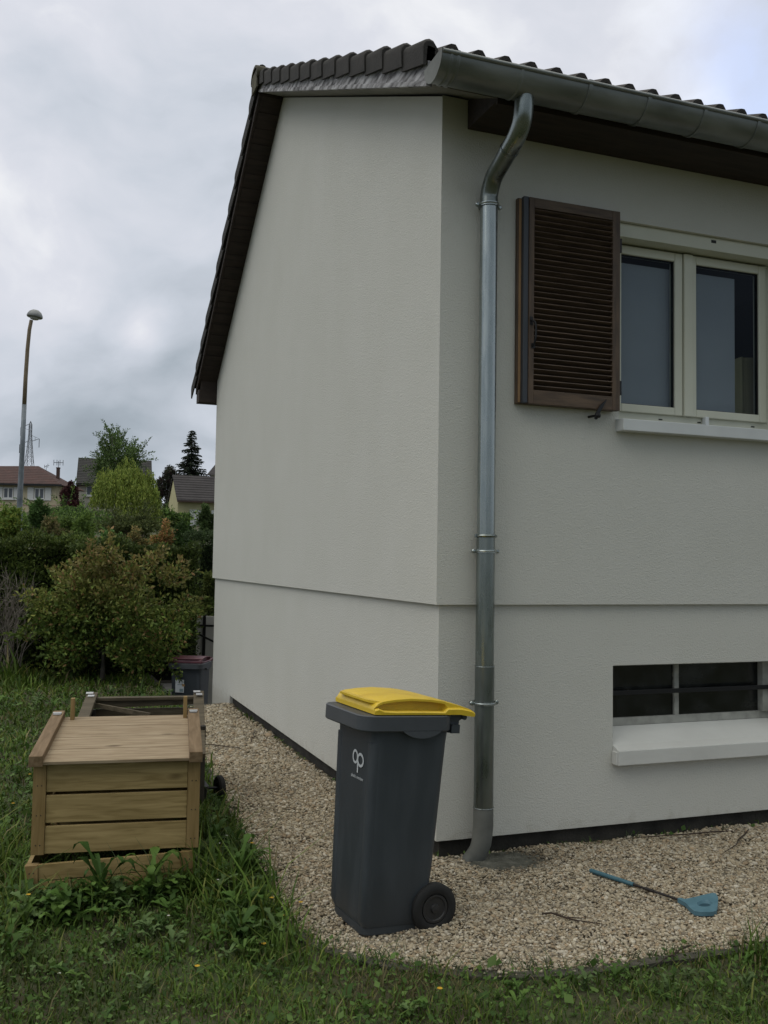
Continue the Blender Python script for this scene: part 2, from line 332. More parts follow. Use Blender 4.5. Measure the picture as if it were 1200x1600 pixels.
def wood(name, a, b_, stretch, knots=True):
    m = mat(name, a, 0.75, 0, 0.3); n, l, b = nodes(m)
    tcx = n.new('ShaderNodeTexCoord'); mp = n.new('ShaderNodeMapping'); mp.inputs['Scale'].default_value = stretch; l.new(tcx.outputs['Object'], mp.inputs[0])
    no = n.new('ShaderNodeTexNoise'); no.inputs['Scale'].default_value = 3.5; no.inputs['Detail'].default_value = 8; no.inputs['Distortion'].default_value = 0.6; l.new(mp.outputs[0], no.inputs['Vector'])
    rp = n.new('ShaderNodeValToRGB'); rp.color_ramp.elements[0].position = 0.3; rp.color_ramp.elements[1].position = 0.7
    rp.color_ramp.elements[0].color = (*a, 1); rp.color_ramp.elements[1].color = (*b_, 1); l.new(no.outputs[0], rp.inputs[0])
    last = rp.outputs[0]
    if knots:
        mp2 = n.new('ShaderNodeMapping'); mp2.inputs['Scale'].default_value = tuple(1.0 if s < 3 else 2.2 for s in stretch); l.new(tcx.outputs['Object'], mp2.inputs[0])
        vo = n.new('ShaderNodeTexVoronoi'); vo.inputs['Scale'].default_value = 3.1; l.new(mp2.outputs[0], vo.inputs['Vector'])
        r2 = n.new('ShaderNodeValToRGB'); r2.color_ramp.elements[0].position = 0.05; r2.color_ramp.elements[1].position = 0.17
        r2.color_ramp.elements[0].color = (0.25, 0.2, 0.15, 1); r2.color_ramp.elements[1].color = (1, 1, 1, 1); l.new(vo.outputs['Distance'], r2.inputs[0])
        mu = n.new('ShaderNodeMix'); mu.data_type = 'RGBA'; mu.blend_type = 'MULTIPLY'; mu.inputs[0].default_value = 0.8
        l.new(last, mu.inputs[6]); l.new(r2.outputs[0], mu.inputs[7]); last = mu.outputs[2]
    l.new(last, b.inputs['Base Color'])
    bp = n.new('ShaderNodeBump'); bp.inputs['Strength'].default_value = 0.3; bp.inputs['Distance'].default_value = 0.003; l.new(no.outputs[0], bp.inputs['Height']); l.new(bp.outputs[0], b.inputs['Normal'])
    return m
M['pine'] = wood('pine_board', (0.23, 0.16, 0.06), (0.42, 0.305, 0.135), (1.2, 12, 12))
M['pine_top'] = wood('weathered_pine_lid', (0.22, 0.155, 0.09), (0.40, 0.315, 0.21), (1.2, 12, 12))
M['pine_post'] = wood('pine_post', (0.20, 0.13, 0.047), (0.31, 0.21, 0.09), (12, 12, 1.2), False)
M['pine_rail'] = wood('pine_rail', (0.14, 0.09, 0.045), (0.24, 0.165, 0.095), (12, 1.2, 12), False)
M['oldwood'] = wood('old_grey_wood', (0.06, 0.047, 0.028), (0.13, 0.105, 0.068), (1.2, 10, 10))
M['oldwood_d'] = wood('old_dark_wood', (0.02, 0.018, 0.014), (0.05, 0.043, 0.033), (10, 10, 1.2), False)
M['hinge'] = mat('galvanised_hinge', (0.5, 0.5, 0.5), 0.4, 0.8)
M['leaf'] = leafmat('leaf')
M['grass'] = leafmat('grass_blade', 0.55, 0.3)
M['stone'] = leafmat('gravel_stone', 0.85, 0)
M['bark'] = varied('bark', (0.04, 0.035, 0.028), (0.12, 0.105, 0.085), 6, 0.95, bump=0.5)
M['whitebark'] = varied('pale_bark', (0.09, 0.085, 0.075), (0.30, 0.29, 0.26), 4, 0.9)
M['twig'] = varied('grey_twig', (0.10, 0.085, 0.07), (0.24, 0.21, 0.18), 9, 0.9)
M['browntwig'] = varied('brown_twig', (0.02, 0.012, 0.008), (0.05, 0.03, 0.02), 9, 0.9)

# ------------------------------------------------------------------ terrain
GZ = -0.10
def depth_of(x, y): return (x - CAM[0]) * F_[0] + (y - CAM[1]) * F_[1]
def tz(x, y):
    D = depth_of(x, y) + 0 * x
    h = np.where(D < 19, 0, 0.083 * (D - 19))
    h = np.minimum(h, 7.4 + 0.002 * np.maximum(D - 110, 0))
    near = GZ + 0.012 * np.sin(x * 3.1) * np.cos(y * 2.3) * np.where((x < -1.1) | (y < -1.7), 1, 0)
    return near + h
def grid_sheet(name, xs, ys, m, skip=None, dz=0, kind='structure'):
    xs = np.array(xs, float); ys = np.array(ys, float)
    X, Y = np.meshgrid(xs, ys, indexing='ij'); Z = tz(X, Y) + dz
    nx, ny = X.shape; idx = np.arange(nx * ny).reshape(nx, ny); fs = []
    for i in range(nx - 1):
        for j in range(ny - 1):
            if skip and skip((xs[i] + xs[i + 1]) / 2, (ys[j] + ys[j + 1]) / 2): continue
            fs.append((idx[i, j], idx[i + 1, j], idx[i + 1, j + 1], idx[i, j + 1]))
    o = npmesh(name, np.stack([X, Y, Z], -1).reshape(-1, 3), fs, m, smooth=True, kind=kind)
    return o
M['soil'] = varied('lawn_soil', (0.055, 0.042, 0.026), (0.055, 0.075, 0.024), 2.2, 1.0, bump=0.6, bscale=30, contrast=(0.35, 0.65))
xs = sorted(set([-600, -400, -250, -150, -90, -60, -40, -28, -20, -14, -10, -8, -6, -5] + list(np.round(np.arange(-4, 4.01, 0.25), 3)) + [-0.55] + [5, 6, 8, 9.5, 12, 16, 22, 30, 45, 65, 90, 150, 250, 400, 600]))
ys = sorted(set([-200, -100, -50, -25, -15, -10, -7, -5] + list(np.round(np.arange(-4, 10.01, 0.25), 3)) + [5.95, 11, 12, 13, 14, 16, 18, 20, 22, 25, 28, 32, 36, 40, 46, 52, 60, 68, 76, 85, 95, 105, 115, 130, 160, 220, 320, 450, 700]))
DROP = lambda x, y: (-0.55 < x < 9.5) and (5.95 < y < 14)
grid_sheet('ground', xs, ys, M['soil'], DROP)
dr = MB(); dr.box(-0.55, 9.5, 5.95, 14, -1.0, -0.85); dr.build('driveway', varied('driveway_asphalt', (0.05, 0.05, 0.05), (0.09, 0.088, 0.085), 8, 0.95), kind='structure')
rw = MB(); rw.box(-0.55, 9.4, 13.95, 14.05, -0.95, 0.02); rw.box(-0.62, -0.545, 6.05, 13.94, -0.95, -0.095)
rw.build('retaining_edge', M['concrete'], kind='structure')
# gravel bed outline (plan)
EDGE = [(-0.50, 5.94), (-0.66, 4.6), (-0.80, 3.2), (-0.86, 2.0), (-0.95, 0.9), (-1.02, 0.1), (-1.055, -0.45), (-1.03, -0.80), (-0.93, -1.04), (-0.80, -1.21), (-0.64, -1.33), (-0.47, -1.43), (-0.28, -1.51), (0.0, -1.55), (0.3, -1.56), (0.7, -1.58), (1.2, -1.62), (2.0, -1.66), (4.0, -1.70), (7.0, -1.72)]
POLY = EDGE + [(7.0, 0.0), (0.0, 0.0), (0.0, 5.94)]
def inpoly(X, Y, P):
    c = np.zeros(X.shape, bool); n_ = len(P)
    for i in range(n_):
        x1, y1 = P[i]; x2, y2 = P[(i + 1) % n_]
        if y1 == y2: continue
        cond = ((y1 > Y) != (y2 > Y)) & (X < (x2 - x1) * (Y - y1) / (y2 - y1) + x1); c ^= cond
    return c
gb = MB(); gb.add([(x, y, GZ + 0.004) for x, y in POLY], [tuple(range(len(POLY)))])
M['gravelbed'] = varied('gravel_bed', (0.08, 0.068, 0.05), (0.26, 0.225, 0.17), 70, 1.0, bump=1.0, bscale=90)
go = gb.build('gravel_bed', M['gravelbed'], kind='structure', fix=False)
# driveway kerb across the end of the path
pd_ = MB(); pd_.add([(0.40 + (0.27 + .03 * math.sin(k * 2.2)) * math.cos(k * math.pi / 12), -0.19 + (0.165 + .02 * math.sin(k * 3.1)) * math.sin(k * math.pi / 12), GZ + 0.013) for k in range(24)], [tuple(range(24))])
pd_.build('damp_concrete_patch', varied('damp_concrete', (0.035, 0.035, 0.025), (0.12, 0.12, 0.10), 16, 0.8, bump=0.8, bscale=70), kind='structure', fix=False)
kb = MB(); kb.box(-0.56, 0.03, 5.955, 6.09, -0.9, GZ + 0.012); kb.build('kerb', M['kerb'], kind='structure', bevel=0.008)

def gdepth(x, y):
    """small hollow under the downpipe"""
    return -0.035 * np.exp(-(((x - 0.32) / 0.20) ** 2 + ((y + 0.13) / 0.13) ** 2))
ico_v = []
ph = (1 + 5 ** .5) / 2
for a, b_ in ((-1, ph), (1, ph), (-1, -ph), (1, -ph)): ico_v.append((a, b_, 0))
for a, b_ in ((-1, ph), (1, ph), (-1, -ph), (1, -ph)): ico_v.append((0, a, b_))
for a, b_ in ((ph, -1), (ph, 1), (-ph, -1), (-ph, 1)): ico_v.append((a, 0, b_))
ico_v = np.array(ico_v, float) / math.sqrt(1 + ph * ph)
ico_f = np.array([(0, 11, 5), (0, 5, 1), (0, 1, 7), (0, 7, 10), (0, 10, 11), (1, 5, 9), (5, 11, 4), (11, 10, 2), (10, 7, 6), (7, 1, 8), (3, 9, 4), (3, 4, 2), (3, 2, 6), (3, 6, 8), (3, 8, 9), (4, 9, 5), (2, 4, 11), (6, 2, 10), (8, 6, 7), (9, 8, 1)])
def rotmats(n_, rng, flat=0.5):
    a = rng.uniform(0, 2 * np.pi, n_); t = rng.normal(0, flat, n_); p = rng.uniform(0, 2 * np.pi, n_)
    ca, sa = np.cos(a), np.sin(a); Rz = np.zeros((n_, 3, 3)); Rz[:, 0, 0] = ca; Rz[:, 0, 1] = -sa; Rz[:, 1, 0] = sa; Rz[:, 1, 1] = ca; Rz[:, 2, 2] = 1
    k = np.stack([np.cos(p), np.sin(p), 0 * p], -1); K = np.zeros((n_, 3, 3))
    K[:, 0, 1] = -k[:, 2]; K[:, 0, 2] = k[:, 1]; K[:, 1, 0] = k[:, 2]; K[:, 1, 2] = -k[:, 0]; K[:, 2, 0] = -k[:, 1]; K[:, 2, 1] = k[:, 0]
    Rt = np.eye(3)[None] + np.sin(t)[:, None, None] * K + (1 - np.cos(t))[:, None, None] * (K @ K)
    return Rt @ Rz
def gravel():
    rng = np.random.default_rng(3); n0 = 520000
    X = rng.uniform(-1.1, 3.4, n0); Y = rng.uniform(-1.75, 5.94, n0)
    D = depth_of(X, Y)
    keep = inpoly(X + rng.normal(0, .02, n0) + .012 * np.sin(Y * 17), Y + rng.normal(0, .02, n0) + .015 * np.sin(X * 13), POLY) & ((X < 0) | (Y < 0)) & (rng.random(n0) < np.clip((4.6 / D) ** 2, 0, 1)) & ((X < 0.2) | (Y < 0.2)) & (X < 3.2)
    X, Y, D = X[keep], Y[keep], D[keep]
    if len(X) > 105000: X, Y, D = X[:105000], Y[:105000], D[:105000]
    n_ = len(X); s = rng.lognormal(math.log(0.0060), 0.36, n_) * np.clip(D / 5, 1, 2.2)
    S = np.stack([s * rng.uniform(1.0, 1.55, n_), s * rng.uniform(0.75, 1.05, n_), s * rng.uniform(0.45, 0.8, n_)], -1)
    Vb = ico_v[None] * (1 + rng.uniform(-0.22, 0.22, (n_, 12, 1))) * S[:, None, :]
    V = np.einsum('nij,nkj->nki', rotmats(n_, rng, 0.4), Vb)
    Z = GZ + 0.006 + rng.uniform(0, 0.014, n_) + 0.011 * np.sin(X * 7 + Y * 3) * np.sin(Y * 6 - X * 2) + gdepth(X, Y) * .35 - 0.03 * (np.exp(-(((X - 0.40) / 0.22) ** 2 + ((Y + 0.20) / 0.13) ** 2)) > .55) * (rng.random(n_) < .6)
    V += np.stack([X, Y, Z], -1)[:, None, :]
    base = np.array([[0.40, 0.345, 0.255], [0.47, 0.425, 0.335], [0.33, 0.28, 0.20], [0.54, 0.50, 0.42], [0.36, 0.28, 0.19], [0.24, 0.21, 0.165]])
    pick = rng.choice(6, n_, p=[.3, .24, .18, .1, .1, .08]); c = base[pick] * rng.uniform(0.8, 1.15, (n_, 1))
    wet = np.clip(1.5 * np.exp(-(((X - 0.40) / 0.22) ** 2 + ((Y + 0.20) / 0.14) ** 2)), 0, 1) * (rng.random(n_) < 0.93)   # soil-stained stones below the downpipe
    c = c * (1 - 0.72 * wet[:, None])
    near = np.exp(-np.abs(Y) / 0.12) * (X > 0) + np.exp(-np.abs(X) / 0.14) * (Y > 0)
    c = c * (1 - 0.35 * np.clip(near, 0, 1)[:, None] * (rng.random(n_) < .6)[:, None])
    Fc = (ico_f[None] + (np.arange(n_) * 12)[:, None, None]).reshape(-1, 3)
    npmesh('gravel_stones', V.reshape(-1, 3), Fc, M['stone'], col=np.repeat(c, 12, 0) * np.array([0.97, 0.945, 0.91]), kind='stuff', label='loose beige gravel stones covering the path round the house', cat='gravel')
gravel()

# dark edging round the gravel
eg = MB(); secs = []
for i, (x, y) in enumerate(EDGE):
    a = np.array(EDGE[max(i - 1, 0)]); b_ = np.array(EDGE[min(i + 1, len(EDGE) - 1)]); d = b_ - a; d /= np.linalg.norm(d); nrm = np.array([d[1], -d[0]])
    if nrm @ (np.array([0.5, 1.0]) - np.array([x, y])) > 0: nrm = -nrm
    w = 0.055; p0 = np.array([x, y]); p1 = p0 + nrm * w; zt_ = GZ + 0.018 + 0.004 * math.sin(i * 2.3)
    secs.append([(p0[0], p0[1], GZ - .05), (p0[0], p0[1], zt_ - .004), (p0[0] * .85 + p1[0] * .15, p0[1] * .85 + p1[1] * .15, zt_), (p1[0], p1[1], zt_ - .005), (p1[0], p1[1], GZ - .05)])
eg.loft(secs); eg.build('garden_edging', M['kerb'], label='dark mossy concrete edging strip curving along the gravel border', cat='edging', smooth=True)

# ------------------------------------------------------------------ the house
house = empty('house', (0, 0, 0), 'off-white rendered house with a dark tiled roof and basement window', 'house')
P = 0.03; ZB = 1.355; L = 7.19; XR = 9.0; AY, AZ = 3.93, 6.195
def under(y): return 4.372 + 0.464 * y if y <= AY else AZ - 0.694 * (y - AY)
def quad(mb, a, b, c, d): mb.add([a, b, c, d], [(0, 1, 2, 3)])
w = MB()
def front(y, x0, x1, z0, z1, hole):
    hx0, hx1, hz0, hz1 = hole
    quad(w, (x0, y, z0), (hx0, y, z0), (hx0, y, z1), (x0, y, z1)); quad(w, (hx1, y, z0), (x1, y, z0), (x1, y, z1), (hx1, y, z1))
    quad(w, (hx0, y, z0), (hx1, y, z0), (hx1, y, hz0), (hx0, y, hz0)); quad(w, (hx0, y, hz1), (hx1, y, hz1), (hx1, y, z1), (hx0, y, z1))
    d = y + 0.30
    quad(w, (hx0, y, hz0), (hx0, d, hz0), (hx0, d, hz1), (hx0, y, hz1)); quad(w, (hx1, y, hz0), (hx1, d, hz0), (hx1, d, hz1), (hx1, y, hz1))
    quad(w, (hx0, y, hz1), (hx0, d, hz1), (hx1, d, hz1), (hx1, y, hz1)); quad(w, (hx0, y, hz0), (hx0, d, hz0), (hx1, d, hz0), (hx1, y, hz0))
H1 = (1.205, 2.56, 2.44, 3.79); H0 = (1.185, 2.535, 0.40, 0.975)
front(-P, -P, XR + P, ZB, 4.37, H1); front(0, 0, XR, 0, ZB, H0)
quad(w, (-P, -P, ZB), (XR + P, -P, ZB), (XR + P, 0.01, ZB), (-P, 0.01, ZB)); quad(w, (-P, 0.01, ZB), (0.01, 0.01, ZB), (0.01, L + P, ZB), (-P, L + P, ZB))
quad(w, (0, 0, 0), (XR, 0, 0), (XR, 0.06, 0), (0, 0.06, 0)); quad(w, (0, 0, 0), (0.06, 0, 0), (0.06, 6.07, 0), (0, 6.07, 0))
for x, xx in ((-P, -P), (XR + P, XR + P)):
    yy = [-P, 0.8, 1.6, 2.4, 3.2, AY, 4.6, 5.3, 6.0, 6.6, L + P]
    for a, b_ in zip(yy[:-1], yy[1:]): quad(w, (x, a, ZB), (x, b_, ZB), (x, b_, under(b_) + .005), (x, a, under(a) + .005))
for x in (0, XR):
    quad(w, (x, 0, 0), (x, 6.07, 0), (x, 6.07, ZB), (x, 0, ZB)); quad(w, (x, 6.07, -0.9), (x, L, -0.9), (x, L, ZB), (x, 6.07, ZB))
quad(w, (0, 6.07, -0.9), (0.06, 6.07, -0.9), (0.06, 6.07, 0), (0, 6.07, 0))
quad(w, (-P, L + P, ZB), (XR + P, L + P, ZB), (XR + P, L + P, 3.93), (-P, L + P, 3.93)); quad(w, (0, L, -0.9), (XR, L, -0.9), (XR, L, ZB), (0, L, ZB))
w.build('wall', M['stucco'], house)
fd = MB(); fd.box(0.035, XR - .04, 0.035, 6.06, -0.4, -0.002); fd.build('foundation', M['concrete'], house)

# roof -------------------------------------------------------------
PER = 0.166; SL1, SL2 = 0.464, 0.694
def roll(u):
    u = u % 1.0
    if u < 0.55: t = u / 0.55; return 0.062 * (t * t * (3 - 2 * t))
    if u < 0.66: return 0.062
    t = min((u - 0.66) / 0.26, 1); return 0.062 * (1 - t * t * (3 - 2 * t))
def tilefield(mb, y0, z0, dirn, sl, ncourse, cl):
    xs_ = np.arange(-0.24, XR + 0.31, PER / 12); prof = np.array([roll((x + 0.128) / PER + 0.60) for x in xs_])
    rows = []
    for k in range(ncourse):
        ya, yb = k * cl, (k + 1) * cl + 0.02
        for (d_, lift) in ((ya, 0.024), (yb, 0.004)): rows.append((k, d_, lift))
    vs = []
    nx = len(xs_)
    for k, d_, lift in rows:
        for x, h in zip(xs_, prof): vs.append((x, y0 + dirn * d_, z0 + sl * d_ + h * (0.92 if lift < .01 else 1.0) + lift))
    fs = []
    for r in range(0, len(rows), 2):
        for i in range(nx - 1): fs.append((r * nx + i, r * nx + i + 1, (r + 1) * nx + i + 1, (r + 1) * nx + i))
    for r in range(0, len(rows), 2):      # front riser (tile thickness)
        b0 = len(vs)
        k, d_, lift = rows[r]
        for x, h in zip(xs_, prof): vs.append((x, y0 + dirn * (d_ + .002), z0 + sl * d_ + h + lift - 0.026))
        for i in range(nx - 1): fs.append((r * nx + i, b0 + i, b0 + i + 1, r * nx + i + 1))
    mb.add(vs, fs)
CL = 0.335
roof = MB()
tilefield(roof, -0.40, 4.383, 1, 0.460, 13, CL)
ztop2 = 6.40
tilefield(roof, AY + 11 * CL - 0.02, 6.38 - SL2 * (11 * CL), -1, SL2, 11, CL)
ro = roof.build('roof', M['tile'], house, fix=False, smooth=True)
# sarking boards (underside) and ridge
sb = MB()
sb.add([(-0.25, -0.42, under(-0.42) + .024), (XR + .25, -0.42, under(-0.42)), (XR + .25, AY, AZ), (-0.25, AY, AZ + .015), (-0.25, -0.42, under(-0.42) + .12), (XR + .25, -0.42, under(-0.42) + .12), (XR + .25, AY, AZ + .12), (-0.25, AY, AZ + .12)],
       [(0, 3, 2, 1), (4, 5, 6, 7), (0, 1, 5, 4), (1, 2, 6, 5), (2, 3, 7, 6), (3, 0, 4, 7)])
sb.build('verge_soffit', M['cream_soffit'], ro)
sb = MB(); y2 = 7.42
sb.add([(-0.25, AY, AZ), (XR + .25, AY, AZ), (XR + .25, y2, under(y2)), (-0.25, y2, under(y2)), (-0.25, AY, AZ + .12), (XR + .25, AY, AZ + .12), (XR + .25, y2, under(y2) + .12), (-0.25, y2, under(y2) + .12)],
       [(0, 3, 2, 1), (4, 5, 6, 7), (0, 1, 5, 4), (1, 2, 6, 5), (2, 3, 7, 6), (3, 0, 4, 7)])
for k in range(24):    # cross boards seen under the far verge
    y = AY + 0.06 + k * 0.145; z = under(y) - 0.004
    if y < 7.15: sb.bar((-0.245, y, z), (-0.035, y, z), 0.125, 0.008, up=(0, SL2, 1))
sb.build('rear_soffit', M['darkwood'], ro)
bx = MB(); bx.box(-0.262, XR + .2, 7.225, 7.42, 3.64, 3.80); bx.box(-0.24, -0.04, 7.222, 7.25, 3.80, 3.98)
bx.build('rear_eave_box', M['darkwood'], ro)
# front boxed eave
bx = MB(); bx.box(0.134, XR + .2, -0.40, -0.035, 4.19, 4.215); bx.box(0.134, XR + .2, -0.425, -0.402, 4.17, 4.33); bx.box(0.134, 0.155, -0.40, -0.035, 4.216, 4.36)
bx.build('eave_box', M['darkwood'], ro)
# verge boards
def verge_board(m_, ya, yb, top, bot, x0=-0.275, x1=-0.25):
    mb = MB(); a, b_ = ya, yb
    mb.add([(x0, a, under(a) + bot), (x0, b_, under(b_) + bot), (x0, b_, under(b_) + top), (x0, a, under(a) + top), (x1, a, under(a) + bot), (x1, b_, under(b_) + bot), (x1, b_, under(b_) + top), (x1, a, under(a) + top)],
           [(0, 1, 2, 3), (4, 7, 6, 5), (0, 4, 5, 1), (1, 5, 6, 2), (2, 6, 7, 3), (3, 7, 4, 0)])
    return mb
mb = verge_board(None, -0.385, AY, 0.16, 0.044); mb2 = verge_board(None, -0.385, AY, 0.043, 0.014, -0.283, -0.25)
mb.add(mb2.v, mb2.f); mb.build('verge_board', M['peel'], ro)
verge_board(None, AY, 7.42, 0.16, -0.01).build('verge_board', M['darkwood'], ro)
# verge tiles: one overlapping course after another
vt = MB()
def verge_tile(y0, z0, dy, dz, lift0, lift1, hang=0.138, x0=-0.292, sc_=1.0):
    prof = [(x0, -hang), (x0 - .004, -hang), (x0 - .006, -0.035), (x0 - .003, -0.012), (x0 + .012, 0.006), (x0 + .035, 0.014), (x0 + .06, 0.006), (x0 + .085, -0.03), (x0 + .10, -0.06), (x0 + .086, -0.075), (x0 + .06, -0.02), (x0 + .02, -0.015), (x0 + .012, -hang)]
    s = []
    for t, l_ in ((0, lift0), (0.04, lift0), (1, lift1)):
        s.append([(px_ - (0.012 if t < 1 else 0), y0 + dy * t, z0 + dz * t + pz + l_ - (0.012 if t == 0 and pz > -.05 else 0)) for px_, pz in prof])
    vt.loft(s)
for k in range(13):
    y0 = -0.40 + k * CL; verge_tile(y0, 4.352 + 0.457 * (y0 + .40) + 0.075, CL + 0.03, 0.457 * (CL + .03), 0.03 + random.uniform(-.003, .004), 0.0)
for k in range(11):
    y0 = AY + (k + 1) * CL - 0.02; z0 = 6.385 - SL2 * (k + 1) * CL + 0.05
    verge_tile(y0, z0, -(CL + 0.03), SL2 * (CL + .03), 0.028 + random.uniform(-.004, .004), 0.0, hang=0.17)
vt.build('verge_tiles', M['verge'], ro, smooth=True)
rd = MB()
for k in range(26):   # half-round ridge tiles
    x0 = -0.33 + k * 0.37
    s = []
    for t, e in ((0, 0.018), (0.02, 0.02), (0.385, 0.0)):
        ring = [(x0 + t, AY + math.cos(a_) * (0.125 + e), 6.355 + math.sin(a_) * (0.08 + e)) for a_ in np.linspace(-0.5, math.pi + 0.5, 11)]
        ring += [(x0 + t, AY + math.cos(a_) * (0.108 + e), 6.345 + math.sin(a_) * (0.063 + e)) for a_ in np.linspace(math.pi + 0.5, -0.5, 11)]
        s.append(ring)
    rd.loft(s)
rd.box(-0.325, -0.31, AY - 0.11, AY + 0.12, 6.21, 6.39)
rd.build('ridge_tiles', varied('mossy_ridge_tile', (0.04, 0.036, 0.028), (0.12, 0.11, 0.065), 9, 0.9), ro, smooth=True)

# gutter -----------------------------------------------------------
gy, gz, gr = -0.525, 4.282, 0.118
def gring(x, r, lip=True):
    a_ = np.linspace(-0.04, -math.pi - 0.06, 20)
    out = [(x, gy + math.cos(t) * r, gz + math.sin(t) * r) for t in a_]
    inn = [(x, gy + math.cos(t) * (r - .003), gz + math.sin(t) * (r - .003)) for t in a_[::-1]]
    return out + inn
gt = MB(); gt.loft([gring(x, gr) for x in (-0.30, XR + 0.28)])
gt.tube([(x, gy - gr - 0.002, gz - 0.008) for x in (-0.30, XR + 0.28)], 0.011, 10)
gut = gt.build('gutter', M['gutter'], house, smooth=True)
ge = MB(); arc = np.linspace(-0.04, -math.pi - .06, 20)
ge.add([(-0.302, gy + math.cos(t) * (gr + .004), gz + math.sin(t) * (gr + .004)) for t in arc] + [(-0.305, gy + math.cos(t) * (gr + .004), gz + math.sin(t) * (gr + .004)) for t in arc], [tuple(range(20)), tuple(range(39, 19, -1))] + [(i, i + 1, 21 + i, 20 + i) for i in range(19)])
ge.build('end_cap', M['zinc_dull'], gut)
for x in [-0.245, -0.205, 0.175]:
    gj = MB(); gj.loft([gring(x + dx, gr + e) for dx, e in ((-0.010, 0.0005), (-0.004, 0.005), (0.004, 0.005), (0.010, 0.0005))])
    gj.build('joint', M['gutter'], gut, smooth=True)
for x in [0.60, 0.99, 1.38, 1.77, 2.16, 2.55, 2.94]:
    gh = MB(); gh.loft([gring(x + dx, gr + e) for dx, e in ((-0.013, 0.001), (-0.011, 0.006), (0.011, 0.006), (0.013, 0.001))])
    gh.build('gutter_bracket', M['gutter'], gut, smooth=True)

# downpipe ---------------------------------------------------------
px0, py0, pr = 0.246, -0.105, 0.052
dp = MB(); dp.tube([(px0, py0, 3.735), (px0, py0, 0.98)], pr, 28)
pipe = dp.build('downpipe', M['zinc_new'], house, smooth=True)
dp = MB(); dp.tube([(px0 - .001, py0, 1.76), (px0 - .001, py0, 1.0)], pr + .002, 28); dp.build('middle_section', M['zinc'], pipe, smooth=True)
dp = MB(); dp.tube([(px0, py0, 1.01), (px0, py0, 0.20)], pr + .0045, 28); dp.build('lower_section', M['zinc_dark'], pipe, smooth=True)
dp = MB(); dp.tube([(px0, py0, 0.205), (px0, py0, 0.10), (px0 - .004, py0 + .001, 0.05), (px0 - .010, py0 + .002, 0.0), (px0 - .024, py0 + .008, -0.045), (px0 - .044, py0 + .02, -0.082), (px0 - .066, py0 + .035, -0.115)], [pr + .006, pr + .006, pr + .006, pr + .005, pr + .004, pr + .003, pr + .003], 28)
dp.build('shoe', M['zinc_dull'], pipe, smooth=True)
def bez(pts, n_=24):
    pts = [np.array(p, float) for p in pts]; out = []
    ext = [2 * pts[0] - pts[1]] + pts + [2 * pts[-1] - pts[-2]]
    for i in range(1, len(ext) - 2):
        p0, p1, p2, p3 = ext[i - 1:i + 3]
        for t in np.linspace(0, 1, n_, endpoint=False): out.append(0.5 * ((2 * p1) + (-p0 + p2) * t + (2 * p0 - 5 * p1 + 4 * p2 - p3) * t * t + (-p0 + 3 * p1 - 3 * p2 + p3) * t ** 3))
    out.append(pts[-1]); return out
E1 = bez([(px0, py0, 3.72), (px0, py0 - .004, 3.79), (px0, -0.165, 3.865), (px0, -0.27, 3.915), (px0, -0.36, 3.955)], 8)
dp = MB(); dp.tube(E1, pr + .001, 26); dp.tube([E1[-2], E1[-1]], pr + .005, 26); dp.build('lower_elbow', M['zinc_dark'], pipe, smooth=True)
E2 = bez([(px0, -0.34, 3.946), (px0, -0.44, 3.99), (px0, -0.50, 4.05), (px0, -0.522, 4.12), (px0, -0.525, 4.19)], 8)
dp = MB(); dp.tube(E2, pr + .002, 26); dp.build('upper_elbow', M['zinc'], pipe, smooth=True)
def ring(mb, z, r, h, t=0.004): mb.lathe((px0, py0, z), (0, 0, 1), [(-h / 2, r - t), (-h / 2, r), (h / 2, r), (h / 2, r - t)], 28)
def torus(mb, c, axis, R, r, n=28): mb.lathe(c, axis, [(math.sin(a_) * r, R + math.cos(a_) * r) for a_ in np.linspace(0, 2 * math.pi, 9)[:-1]], n, close=True)
for z, rr in ((3.715, 0), (1.668, 0.002), (0.795, 0.006)):
    bk = MB(); torus(bk, (px0, py0, z), (0, 0, 1), pr + .005 + rr, .006)
    ring(bk, z, pr + .008 + rr, 0.02)
    for s in (-1, 1):
        bk.tube([(px0 + s * (pr + .0), py0 + .005, z), (px0 + s * (pr + .022 + rr), py0 + .005, z)], 0.007, 10)
        bk.lathe((px0 + s * (pr + .022 + rr), py0 + .012, z), (0, -1, 0), [(0, 0), (0, .013), (.012, .013), (.017, .008), (.018, 0)], 14)
        bk.tube([(px0 + s * (pr + .02 + rr), py0 + .01, z), (px0 + s * 0.02, -0.02 if z > ZB else 0.01, z)], 0.004, 8)
    bk.build('pipe_bracket', M['zinc_new'], pipe, smooth=True)
bd = MB(); torus(bd, (px0, py0, 1.757), (0, 0, 1), pr + .006, .009); bd.lathe((px0 - pr - .012, py0, 1.757), (0, 0, 1), [(-.01, 0), (-.01, .008), (.01, .008), (.01, 0)], 10); bd.build('bead', M['zinc'], pipe, smooth=True)
for z_, e_ in ((1.005, .005), (0.202, .007)):
    bd = MB(); torus(bd, (px0, py0, z_), (0, 0, 1), pr + e_, .0021); bd.build('seam', M['zinc_new'], pipe)

# window -----------------------------------------------------------
WY = 0.115
win = MB()
def frame(mb, x0, x1, z0, z1, y0, y1, wx, wz, wz1=None):
    wz1 = wz1 or wz
    mb.box(x0, x0 + wx, y0, y1, z0, z1); mb.box(x1 - wx, x1, y0, y1, z0, z1)
    mb.box(x0 + wx, x1 - wx, y0, y1, z0, z0 + wz); mb.box(x0 + wx, x1 - wx, y0, y1, z1 - wz1, z1)
frame(win, 1.206, 2.559, 2.52, 3.745, WY + .012, WY + .08, 0.045, 0.075, 0.044)

